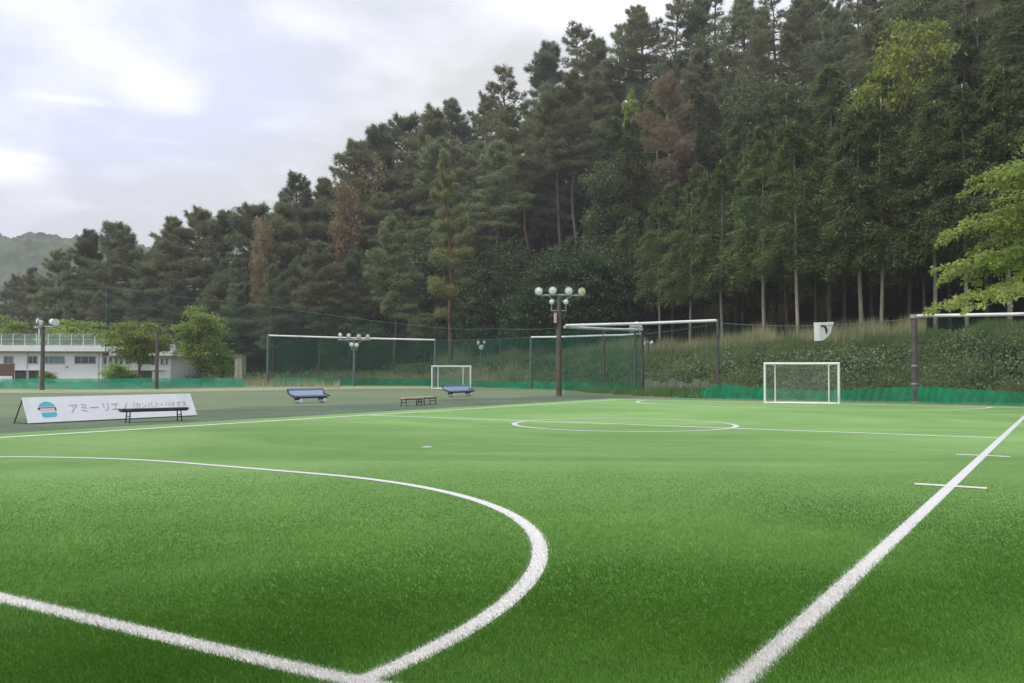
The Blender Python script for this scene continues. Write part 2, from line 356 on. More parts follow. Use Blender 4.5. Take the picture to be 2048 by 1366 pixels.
# ------------------------------------------------------------------ turf and markings
def tint_noise(x, y, s, seed):
    """cheap smooth value noise in [0,1]"""
    r = np.random.default_rng(seed); T = r.random((64, 64)); X = x/s; Y = y/s
    i = np.floor(X).astype(int); j = np.floor(Y).astype(int); fx = X-i; fy = Y-j; fx = fx*fx*(3-2*fx); fy = fy*fy*(3-2*fy)
    g = lambda a, b: T[a % 64, b % 64]
    return (g(i, j)*(1-fx)+g(i+1, j)*fx)*(1-fy)+(g(i, j+1)*(1-fx)+g(i+1, j+1)*fx)*fy
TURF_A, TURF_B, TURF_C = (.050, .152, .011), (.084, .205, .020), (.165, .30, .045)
def turf_material():
    m, nt, b = newmat('artificial_turf')
    a = noise(nt, .22, 4, 'Object', mapscale=(1, 1, 1), dist=.6); p2 = noise(nt, 1.1, 5, rough=.65); fine = noise(nt, 38, 3); fine2 = noise(nt, 170, 2)
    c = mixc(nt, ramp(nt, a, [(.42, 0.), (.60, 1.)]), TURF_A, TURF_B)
    c = mixc(nt, ramp(nt, p2, [(.42, 0.), (.72, .55)]), c, TURF_C)
    c = mixc(nt, ramp(nt, fine, [(.3, .35), (.62, 0.)]), c, (.036, .11, .012))
    c = mixc(nt, ramp(nt, fine2, [(.55, 0.), (.8, .35)]), c, (.20, .33, .09))
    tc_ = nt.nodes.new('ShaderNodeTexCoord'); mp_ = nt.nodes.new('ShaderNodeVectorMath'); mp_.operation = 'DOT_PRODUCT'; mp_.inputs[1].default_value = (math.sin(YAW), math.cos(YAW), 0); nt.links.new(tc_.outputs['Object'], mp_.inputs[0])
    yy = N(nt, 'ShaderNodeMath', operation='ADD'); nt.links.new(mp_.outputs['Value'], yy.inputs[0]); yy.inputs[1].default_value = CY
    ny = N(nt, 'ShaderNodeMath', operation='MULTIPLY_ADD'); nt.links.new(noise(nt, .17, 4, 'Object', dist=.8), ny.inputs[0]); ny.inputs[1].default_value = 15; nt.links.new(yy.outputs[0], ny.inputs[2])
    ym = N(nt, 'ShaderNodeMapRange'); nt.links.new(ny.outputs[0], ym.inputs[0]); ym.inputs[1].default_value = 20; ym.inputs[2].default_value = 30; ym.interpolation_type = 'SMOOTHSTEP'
    c = mixc(nt, ym.outputs[0], c, mixc(nt, .75, c, (.215, .43, .115)))  # far turf mixed paler: pile sheen put into the base colour
    pile = ramp(nt, noise(nt, .16, 5, 'Object', mapscale=(.55, 1, 1), dist=1.1, rough=.6), [(.40, 0.), (.62, 1.)])
    pile2 = ramp(nt, noise(nt, .75, 4, 'Object', mapscale=(.6, 1, 1), dist=.8), [(.40, 0.), (.66, 1.)])
    c = mixc(nt, pile, mixc(nt, .35, c, (.030, .120, .008)), c); c = mixc(nt, pile2, mixc(nt, .22, c, (.034, .13, .010)), c)
    sw = N(nt, 'ShaderNodeMapRange'); nt.links.new(pile, sw.inputs[0]); sw.inputs[3].default_value = .55; sw.inputs[4].default_value = 1.0; nt.links.new(sw.outputs[0], b.inputs['Sheen Weight'])
    nt.links.new(c, b.inputs['Base Color']); b.inputs['Roughness'].default_value = .7
    b.inputs['Sheen Roughness'].default_value = .35; b.inputs['Sheen Tint'].default_value = (.70, 1.0, .40, 1)
    b.inputs['Specular IOR Level'].default_value = .25
    bp = N(nt, 'ShaderNodeBump', Strength=.8, Distance=.02); nt.links.new(fine, bp.inputs['Height']); nt.links.new(bp.outputs[0], b.inputs['Normal']); return m
def fibre_material(name, ca, cb, sheen):
    m, nt, b = newmat(name)
    at = nt.nodes.new('ShaderNodeAttribute'); at.attribute_name = 'tint'
    c = mixc(nt, at.outputs['Fac'], ca, cb)
    nt.links.new(c, b.inputs['Base Color']); b.inputs['Roughness'].default_value = .5; b.inputs['Specular IOR Level'].default_value = .35
    t = nt.nodes.new('ShaderNodeBsdfTranslucent'); nt.links.new(c, t.inputs[0]); mx = nt.nodes.new('ShaderNodeMixShader'); mx.inputs[0].default_value = .3
    nt.links.new(b.outputs[0], mx.inputs[1]); nt.links.new(t.outputs[0], mx.inputs[2]); nt.links.new(mx.outputs[0], nt.nodes['Material Output'].inputs[0]); return m
M['line'] = plain('white_line_fibre', (.66, .645, .63), .8, .12, 30)
M['line_far'] = plain('worn_line_fibre', (.74, .78, .62), .8, .12, 6)
for k_ in ('line', 'line_far'):
    b_ = M[k_].node_tree.nodes['Principled BSDF']; b_.inputs['Sheen Weight'].default_value = 1; b_.inputs['Sheen Roughness'].default_value = .35

def strip(pts, w):
    pts = np.array(pts, float); t = np.gradient(pts, axis=0); t /= np.linalg.norm(t, axis=1)[:, None]
    n = np.stack([-t[:, 1], t[:, 0]], 1); L = pts+n*w/2; Rr = pts-n*w/2; V = np.vstack([L, Rr]); k = len(pts)
    Q = np.array([[i+k, i+1+k, i+1, i] for i in range(k-1)]); return V, Q
lineP = lambda a, b, n=60: [(a[0]+(b[0]-a[0])*i/n, a[1]+(b[1]-a[1])*i/n) for i in range(n+1)]
def pen(y0, sg):
    a = np.linspace(0, PI/2, 60); r = PR+.0
    p = [(GX+r*math.cos(t), y0+sg*r*math.sin(t)) for t in a]; q = [(-GX-r*math.cos(t), y0+sg*r*math.sin(t)) for t in a[::-1]]
    return p+q
W2 = PW/2-.01
MARK = [('touchline', lineP((W2, -1), (W2, PL), 200), .11, 0), ('touchline', lineP((-W2, -1), (-W2, PL), 200), .10, 1),
        ('goal_line', lineP((-W2, -.035), (W2, -.035), 200), .125, 0), ('goal_line', lineP((-W2, PL), (W2, PL), 60), .09, 1),
        ('halfway_line', lineP((-W2, PL/2), (W2, PL/2), 60), .085, 1), ('penalty_area_line', pen(0, 1), .11, 0), ('penalty_area_line', pen(PL, -1), .08, 1),
        ('centre_circle_line', [(CR*math.cos(t), PL/2+CR*math.sin(t)) for t in np.linspace(0, 2*PI, 121)], .10, 0),
        ('substitution_mark', lineP((W2-.42, PL/2-10), (W2+.42, PL/2-10), 12), .07, 1), ('substitution_mark', lineP((W2-.42, PL/2-5), (W2+.42, PL/2-5), 12), .07, 1)]
for sp in ((0, PL/2), (0, 10.67)):
    MARK.append(('marking_spot', [(sp[0]-.1, sp[1]), (sp[0]-.05, sp[1]), (sp[0], sp[1]), (sp[0]+.05, sp[1]), (sp[0]+.1, sp[1])], .2, 0))
def is_line(Xp, Yp):
    """distance test of pitch points against the near markings (white fibres)"""
    on = np.zeros(Xp.shape, bool)
    on |= (np.abs(Xp-W2) < .066) & (Yp > -1)
    on |= (np.abs(Yp+.035) < .070) & (np.abs(Xp) < W2)
    rr = np.hypot(np.maximum(np.abs(Xp)-GX, 0), Yp)
    on |= (np.abs(rr-PR) < .064) & (Yp > -.035) & (np.abs(Xp) < 9)
    rc = np.hypot(Xp, Yp-PL/2); on |= np.abs(rc-CR) < .05
    for k in (5, 10): on |= (np.abs(Yp-(PL/2-k)) < .04) & (np.abs(Xp-W2) < .42)
    on |= (np.abs(Yp-PL/2) < .045) & (np.abs(Xp) < W2)
    on |= np.hypot(Xp, Yp-10.67) < .11
    return on
def build_turf():
    c = [P(-W2-1.25, -14), P(W2+9, -14), P(W2+9, PL+1.6), P(-W2-1.25, PL+1.6)]
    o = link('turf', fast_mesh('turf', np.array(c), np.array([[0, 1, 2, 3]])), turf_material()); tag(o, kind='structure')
    worn = plain('worn_yard', (.076, .116, .068), .95, .3, .25, dirt=(.115, .155, .085))
    xs = np.linspace(-14, PL+6, 120); wob = np.sin(xs*.5)*.5+np.sin(xs*1.3+1)*.3
    V = [P(-W2-1.1, y, -.004) for y in xs]+[P(-W2-8.2+w+.03*y, y, -.004) for y, w in zip(xs, wob)]
    k = len(xs); o = link('path', fast_mesh('path', np.array(V), np.array([[i, i+1, i+1+k, i+k] for i in range(k-1)])), worn); tag(o, kind='structure')
    sunlit_rim = plain('painted_sunlit_rim', (.27, .30, .17), .95, .3, .8, dirt=(.16, .22, .09))  # pale strip: sunlight on the yard's far rim put into the colour
    pa = [(-300, 786, 779.5), (-60, 786.5, 779), (120, 786, 779.5), (320, 784.5, 778.5), (520, 781, 775), (700, 778, 772.5), (860, 777, 773)]
    V = [G(p_, y_, -.004) for p_, y_, _ in pa]+[G(p_, y_, -.004) for p_, _, y_ in pa]; k = len(pa)
    o = link('path', fast_mesh('path', np.array(V), np.array([[i, i+1, i+1+k, i+k] for i in range(k-1)])), sunlit_rim); tag(o, kind='structure')
    # fibres: dense near the camera, thinning out with distance
    n = 1150000
    py = 1420-(1420-880)*rng.random(n)**1.0; px = -600+3350*rng.random(n)
    keep = rng.random(n) < np.clip((py-885)/60, 0, 1); py, px = py[keep], px[keep]
    dirx = np.outer(px-1024, r2)-np.outer(py-683, u2)+fw*F; t = -CH/dirx[:, 2]
    W = dirx*t[:, None]; x, y = W[:, 0], W[:, 1]; d = np.hypot(x, y)
    cs, sn = math.cos(YAW), math.sin(YAW); Xp = CX+x*cs-y*sn; Yp = CY+x*sn+y*cs
    ok = (Xp > -W2-1.2) & (Yp < PL+1.5); x, y, d, Xp, Yp = x[ok], y[ok], d[ok], Xp[ok], Yp[ok]; n = len(x)
    jit = .019*rng.standard_normal((n, 2)); on = is_line(Xp+jit[:, 0], Yp+jit[:, 1])
    nz = tint_noise(Xp+50, Yp+50, 2.3, 1)*.5+tint_noise(Xp+50, Yp+50, .8, 2)*.3+tint_noise(Xp+20, Yp+80, .25, 5)*.2
    az = tint_noise(Xp+31, Yp+77, 2.2, 3)*2*PI*.8+rng.standard_normal(n)*1.0
    lean = .25+.9*rng.random(n); ln = (.022+.012*rng.random(n))*np.where(on, .80, 1)*np.clip((15.5-d)/7.5, .12, 1)
    wd = np.maximum(.0054, d*.00060)*(.7+.6*rng.random(n)); fa = rng.random(n)*2*PI
    bx, by = np.cos(fa)*wd/2, np.sin(fa)*wd/2; tipx = x+np.cos(az)*ln*np.sin(lean); tipy = y+np.sin(az)*ln*np.sin(lean); tipz = ln*np.cos(lean)
    V = np.empty((n, 3, 3)); V[:, 0] = np.stack([x-bx, y-by, 0*x+.001], 1); V[:, 1] = np.stack([x+bx, y+by, 0*x+.001], 1); V[:, 2] = np.stack([tipx, tipy, tipz], 1)
    tint = np.clip((nz-.5)*1.05+.52+rng.standard_normal(n)*.08, 0, 1)
    def emit(sel, name, mat):
        v = V[sel].reshape(-1, 3); k = len(v)//3
        return link(name, fast_mesh(name, v, np.arange(k*3).reshape(-1, 3), attrs={'tint': np.repeat(tint[sel], 3)}), mat)
    o = emit(~on, 'turf_fibres', fibre_material('green_fibre', (.066, .186, .016), (.155, .335, .042), .43)); tag(o, 'short green plastic grass fibres of the futsal turf', 'grass', kind='stuff')
    o = emit(on, 'line_fibres', fibre_material('white_fibre', (.62, .61, .56), (.82, .80, .785), .2)); tag(o, 'white plastic grass fibres of the turf markings', 'grass', kind='stuff')
    for i, (nm, pts, w, far) in enumerate(MARK):
        w = w*2.3 if far else w*(1.5 if nm == 'centre_circle_line' else 1.15)
        wp = [P(a, b)[:2] for a, b in pts]; v, q = strip(wp, w); v = np.hstack([v, np.full((len(v), 1), .004+.0005*i)])
        if nm == 'marking_spot':
            c0 = P(*pts[2]); a = np.linspace(0, 2*PI, 25)[:-1]; v = np.array([[c0[0]+.11*math.cos(t), c0[1]+.11*math.sin(t), .012] for t in a]); q = np.arange(24)[None, :]
        o = link(nm, fast_mesh(nm, v, q), M['line_far'] if far else M['line']); tag(o, kind='structure')
build_turf()

# ------------------------------------------------------------------ tree prototypes
def unit(v): return v/(np.linalg.norm(v, axis=-1, keepdims=True)+1e-9)
def needle_tris(C, Dr, r, k, ln, wd, upb=.55, out=.6):
    """k slim triangles round each tuft centre C, leaning outward (Dr) and up"""
    n = len(C); c = np.repeat(C, k, 0); d = np.repeat(Dr, k, 0)
    v = r.standard_normal((n*k, 3)); v = unit(v)+d*out+np.array([0, 0, upb]); v = unit(v)
    L = ln*(.6+.7*r.random((n*k, 1))); w = unit(np.cross(v, r.standard_normal((n*k, 3))))*wd*(.6+.7*r.random((n*k, 1)))
    a = c-v*L*.15; V = np.stack([a-w/2, a+w/2, c+v*L], 1).reshape(-1, 3); return V, np.arange(len(V)).reshape(-1, 3)
def leaf_quads(C, Dr, r, ln, wd, droop=.2, jit=.7):
    n = len(C); v = unit(Dr+r.standard_normal((n, 3))*jit+np.array([0, 0, -droop])); L = ln*(.6+.8*r.random((n, 1)))
    w = unit(np.cross(v, r.standard_normal((n, 3))))*wd*(.6+.8*r.random((n, 1)))/2
    V = np.stack([C, C+v*L*.5+w, C+v*L, C+v*L*.5-w], 1).reshape(-1, 3); return V, np.arange(len(V)).reshape(-1, 4)
def trunk_path(r, H, lean=0.0, wob=.15, n=9, az=0.0):
    t = np.linspace(0, 1, n); x = lean*H*t; w = np.cumsum(r.standard_normal((n, 2))*wob*H/18, 0); w -= w[0]
    p = np.stack([x*math.cos(az)+w[:, 0], x*math.sin(az)+w[:, 1], t*H], 1); p[0, 2] = -.6; return p
def at_h(path, z):
    return np.array([np.interp(z, path[:, 2], path[:, 0]), np.interp(z, path[:, 2], path[:, 1]), z])
def make_pine(seed, H, cb, rmax, lean=0.0, dens=1.0, r0=.2, dome=.6, low=.55, az=0.0, tuft=(.40, .058), gap=0.0, wh=.62, pads=1.0):
    r = np.random.default_rng(seed); path = trunk_path(r, H, lean, .14, az=az)
    mb = MB(); mb.tube(path, list(np.interp(path[:, 2], [0, H*.6, H], [r0, r0*.6, .03])), 7)
    C = []; Dr = []; z = cb*H; a = r.random()*6
    while z < H*.985:
        t = (z-cb*H)/(H*(1-cb)); prof = (1-t)**dome*(low+(1-low)*min(1, t*3.2))
        for k in range(r.integers(3, 6)):
            if r.random() < gap: continue
            a += 2.4+r.standard_normal()*.5; L = rmax*prof*(.42+.78*r.random())+.22
            el = np.interp(t, [0, .5, 1], [-.06, .20, .95])+r.standard_normal()*.16
            p0 = at_h(path, z+r.standard_normal()*.15); dd = np.array([math.cos(a), math.sin(a), 0]); sd = np.array([-dd[1], dd[0], 0])
            us = np.linspace(0, 1, 5); cur = np.stack([p0+dd*L*u*math.cos(el)+np.array([0, 0, 1])*(L*u*math.sin(el)+.10*L*u*u-.05*L*u) for u in us])
            if L > .7: mb.tube(cur, [.055*L/2+.01, .04*L/2+.01, .03*L/2+.008, .02*L/2+.006, .008], 4, cap=False)
            m = int((20+32*L)*dens*pads); u = .28+.75*r.random(m)**.8; w = (r.random(m)-.5)*2*(.42*L)*np.sin(np.clip(u, 0, 1)*PI*.78+.25)
            pos = p0+np.outer(u*L*math.cos(el), dd)+np.outer(w, sd); pos[:, 2] += u*L*math.sin(el)+.10*L*u*u-.05*L*u+np.abs(w)*.05+r.standard_normal(m)*.13+.07
            C.append(pos); Dr.append(unit(np.outer(u, dd)+np.outer(w/L, sd)))
        z += wh*(.7+.6*r.random())*(1 if t < .7 else .75)
    C = np.vstack(C); Dr = np.vstack(Dr); V, Fc = needle_tris(C, Dr, r, 7, tuft[0], tuft[1])
    tm = bpy.data.meshes.new('trunk'); tm.from_pydata(mb.v, [], mb.f); tm.update(); tm.polygons.foreach_set('use_smooth', np.ones(len(tm.polygons), bool))
    return tm, fast_mesh('crown', V, Fc)
def make_cedar(seed, H, cb, rmax, lean=0.0, r0=.155, dome=.62, n=21000, size=(.27, .092), ragged=.25, az=0.0):
    """clean trunk, then a dense crown of hanging sprays"""
    r = np.random.default_rng(seed); path = trunk_path(r, H, lean, .05, az=az); mb = MB(); mb.tube(path, list(np.interp(path[:, 2], [0, H*.6, H], [r0, r0*.65, .03])), 8)
    C = []; Dr = []; nb = 170; per = n//nb
    for b in range(nb):
        t = r.random()**1.25; z = cb*H+t*H*(1-cb)*.99; a = r.random()*2*PI
        L = rmax*((1-t)**dome*(.72+.28*min(1, t*5))+.05)*(1-ragged*r.random()+.12*r.standard_normal()); L = max(L, .2)
        p0 = at_h(path, z); dd = np.array([math.cos(a), math.sin(a), 0]); sd = np.array([-dd[1], dd[0], 0])
        if b % 2 == 0: mb.tube([p0, p0+dd*L*.5+[0, 0, .12*L], p0+dd*L+[0, 0, -.05*L]], [.035, .022, .008], 4, cap=False)
        u = .25+.8*r.random(per)**.7; w = (r.random(per)-.5)*(.25+.75*L)*.75*np.sin(np.clip(u, 0, 1)*2.4+.3)
        pos = p0+np.outer(u*L, dd)+np.outer(w, sd); pos[:, 2] += .24*L*u*(1-u)*2-.20*L*u*u*u+r.standard_normal(per)*.13-np.abs(w)*.12
        C.append(pos); Dr.append(unit(np.outer(.4+u, dd)+np.outer(w/max(L, .3), sd)))
    C = np.vstack(C); Dr = np.vstack(Dr); V, Fc = leaf_quads(C, Dr, r, size[0], size[1], .45, .55)
    tm = bpy.data.meshes.new('trunk'); tm.from_pydata(mb.v, [], mb.f); tm.update(); tm.polygons.foreach_set('use_smooth', np.ones(len(tm.polygons), bool))
    return tm, fast_mesh('crown', V, Fc)
def make_broad(seed, H, cb, rx, nclump=80, per=110, leaf=(.22, .13), flat=.30, r0=.14, csize=.85, low_full=.5, stems=1, layered=0.0):
    """limbs that fork from the trunk to clumps of leaves, with gaps between the clumps"""
    r = np.random.default_rng(seed); path = trunk_path(r, H*.8, 0, .16); mb = MB(); mb.tube(path, list(np.interp(path[:, 2], [0, H*.5, H*.8], [r0, r0*.55, .03])), 8)
    C = []; Dr = []; zc = (cb+1)/2*H; hz = (1-cb)/2*H
    for b in range(nclump):
        while True:
            q = r.uniform(-1, 1, 3); l = np.linalg.norm(q)
            if .35 < l < 1: break
        q = q*(.75+.35*r.random()); wz = 1.0 if q[2] > 0 else 1.0-(1-low_full)*abs(q[2])
        c = np.array([q[0]*rx*wz, q[1]*rx*wz, zc+q[2]*hz]); hb = max(c[2]-.35*np.hypot(c[0], c[1])-.4, cb*H*.7); hb = min(hb, H*.78)
        p0 = at_h(path, hb); c[:2] += p0[:2]*.6; dd = unit(c-p0)
        mid = p0+(c-p0)*.5+np.array([0, 0, .12])*np.linalg.norm(c-p0)+r.standard_normal(3)*.1
        mb.tube([p0, mid, c], [.02+.012*np.linalg.norm(c-p0), .022, .007], 5, cap=False)
        hd = unit(np.array([c[0]-p0[0], c[1]-p0[1], 0])+1e-3); s = csize*(.55+.8*r.random())
        g = r.standard_normal((per, 3))*np.array([s*.5, s*.5, s*flat*.5]); ext = g@hd; g[:, 2] -= layered*np.clip(ext, 0, 3)**2*.35
        C.append(c+g); Dr.append(unit(g*.6+hd*.8))
    C = np.vstack(C); Dr = np.vstack(Dr); V, Fc = leaf_quads(C, Dr, r, leaf[0], leaf[1], .3, .6)
    tm = bpy.data.meshes.new('trunk'); tm.from_pydata(mb.v, [], mb.f); tm.update(); tm.polygons.foreach_set('use_smooth', np.ones(len(tm.polygons), bool))
    return tm, fast_mesh('crown', V, Fc)

def make_maple(seed, H, rmax, r0=.16):
    """limbs that rise and arch over, each carrying flat sprays of small leaves with gaps between"""
    r = np.random.default_rng(seed); path = trunk_path(r, H*.85, 0, .2); mb = MB(); mb.tube(path, list(np.interp(path[:, 2], [0, H*.5, H*.85], [r0, r0*.6, .03])), 8); C = []; Dr = []
    for b in range(84):
        t = r.random()**.75; z = H*(.38+.52*t); a = r.random()*2*PI; L = rmax*(1-.55*t**1.6)*(.6+.5*r.random()); el = .25+.75*t+r.standard_normal()*.12
        dd = np.array([math.cos(a), math.sin(a), 0]); sd = np.array([-dd[1], dd[0], 0]); p0 = at_h(path, z)
        f = lambda u: p0+np.outer(u*L, dd)+np.outer(L*(u*math.sin(el)*.9-.62*u*u*(.45+.55*math.sin(el))), UPV)
        us = np.linspace(0, 1, 8); mb.tube(f(us), list(np.interp(us, [0, 1], [.012*L+.012, .006])), 5, cap=False)
        for k in range(7):
            u0 = .30+.70*(k+r.random())/7; sl = L*(.16+.16*r.random())*(1.15-.45*u0); sg = 1 if k % 2 else -1
            q0 = f(np.array([u0]))[0]; d2 = unit(dd*.8+sd*sg*(.8 if u0 < .95 else .1)); e2 = np.array([-d2[1], d2[0], 0]); m = int(34+46*sl)
            uu = r.random(m)**.8; ww = (r.random(m)-.5)*sl*.55*np.sin(np.clip(uu, .08, 1)*2.7)
            pos = q0+np.outer(uu*sl, d2)+np.outer(ww, e2); pos[:, 2] += .05*sl-.30*sl*uu*uu+r.standard_normal(m)*.065
            mb.tube([q0, q0+d2*sl*.5+UPV*.0, q0+d2*sl-UPV*.22*sl], [.009, .006, .003], 4, cap=False)
            C.append(pos); Dr.append(unit(np.outer(.5+uu, d2)+np.outer(ww/sl*2, e2)-UPV*.25))
    C = np.vstack(C); Dr = np.vstack(Dr); V, Fc = leaf_quads(C, Dr, r, .14, .078, .3, .55)
    tm = bpy.data.meshes.new('trunk'); tm.from_pydata(mb.v, [], mb.f); tm.update(); tm.polygons.foreach_set('use_smooth', np.ones(len(tm.polygons), bool))
    return tm, fast_mesh('crown', V, Fc)
UPV = np.array([0, 0, 1.])
def withmat(pair, bark, leaf):
    pair[0].materials.append(M[bark]); pair[1].materials.append(M[leaf]); return pair
def recol(pair, bark, leaf):
    a, b = pair[0].copy(), pair[1].copy(); a.materials.clear(); b.materials.clear(); return withmat((a, b), bark, leaf)
PROTO = {}
PROTO['pine'] = [withmat(make_pine(11+i, h, cb, rm, ln, az=i, dome=dm), 'bark_grey' if i % 3 else 'bark_red', 'pine' if i % 2 else 'pine_dark')
                 for i, (h, cb, rm, ln, dm) in enumerate([(17, .30, 4.8, .02, .66), (18, .36, 4.5, .04, .72), (16, .24, 5.0, .0, .6), (18.5, .38, 4.6, .06, .62), (17, .32, 4.2, .03, .8), (15.5, .2, 4.7, .01, .68)])]
PROTO['tall'] = [withmat(make_pine(31+i, h, cb, rm, ln, az=2.9+i*.4, dome=.5, dens=.9, gap=.12), 'bark_red' if i == 1 else 'bark_grey', 'pine')
                 for i, (h, cb, rm, ln) in enumerate([(19, .54, 3.8, .10), (18, .5, 3.9, .16), (20, .52, 3.5, .04)])]
PROTO['thin'] = [withmat(make_pine(41+i, h, .42, 3.3, .03, az=i*2, dome=.5, dens=.62, gap=.3, wh=.8), 'bark_grey', 'pine') for i, h in enumerate((19, 17.5, 20))]
PROTO['cedar'] = [withmat(make_cedar(51+i, h, cb, rm, .01, az=i), 'bark_pale', 'cedar') for i, (h, cb, rm) in enumerate([(17, .33, 3.6), (18.5, .36, 3.3), (16, .32, 3.8), (19, .31, 3.4)])]
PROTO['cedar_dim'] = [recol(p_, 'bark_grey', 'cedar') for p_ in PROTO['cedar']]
PROTO['full'] = [withmat(make_cedar(61+i, h, .10, rm, .0, dome=.7, n=21000), 'bark_grey', 'cedar') for i, (h, rm) in enumerate([(14, 3.6), (15.5, 3.3), (12.5, 3.8)])]
PROTO['broad'] = [withmat(make_broad(71+i, h, .12, rx, 95, 105, (.30, .19), .42, csize=1.15, low_full=.8), 'bark_grey', 'leaf_dark') for i, (h, rx) in enumerate([(9, 3.3), (7.5, 3.0), (10.5, 3.2)])]
PROTO['oak'] = [withmat(make_broad(91+i, h, .25, rx, 110, 105, (.30, .19), .40, csize=1.2, low_full=.7), 'bark_grey', 'leaf_oak') for i, (h, rx) in enumerate([(13, 3.6), (11, 3.4), (14.5, 3.5)])]
PROTO['mid'] = [withmat(make_broad(81+i, h, .2, rx, 85, 110, (.26, .16), .38, csize=1.0), 'bark_grey', 'leaf_mid') for i, (h, rx) in enumerate([(7, 2.8), (6, 2.5)])]

TREES = []      # (empty, kind phrase, px, py of the crown, noun)
def place(pair, name, x, y, sc, rz, phrase, noun='tree', group=None, z=None, tilt=(0, 0), sxy=1.0):
    zz = float(terr(np.array([x]), np.array([y]))[0]) if z is None else z
    zz = max(zz, 0)
    e = empty(name, (x, y, zz-.05)); e.rotation_euler = (tilt[0], tilt[1], rz); e.scale = (sc*sxy, sc*sxy, sc)
    link('trunk', pair[0], None, e); link('crown', pair[1], None, e)
    h = max(v.co.z for v in pair[0].vertices)*sc
    c = np.array([x, y, zz+h*.75-CH]); px = 1024+F*(c@r2)/(c@fw)
    TREES.append([e, phrase, px, base_dist(np.array([x]), np.array([y]))[0], noun, group, y]); return e
def along(px, s):
    """ground point on the sight line of column px, s metres behind the foot of the bank"""
    d = np.linspace(40, 230, 1900); x = (px-1024)/F*d; sd = base_dist(x, d)
    i = np.argmax(sd >= s); return x[i], d[i]

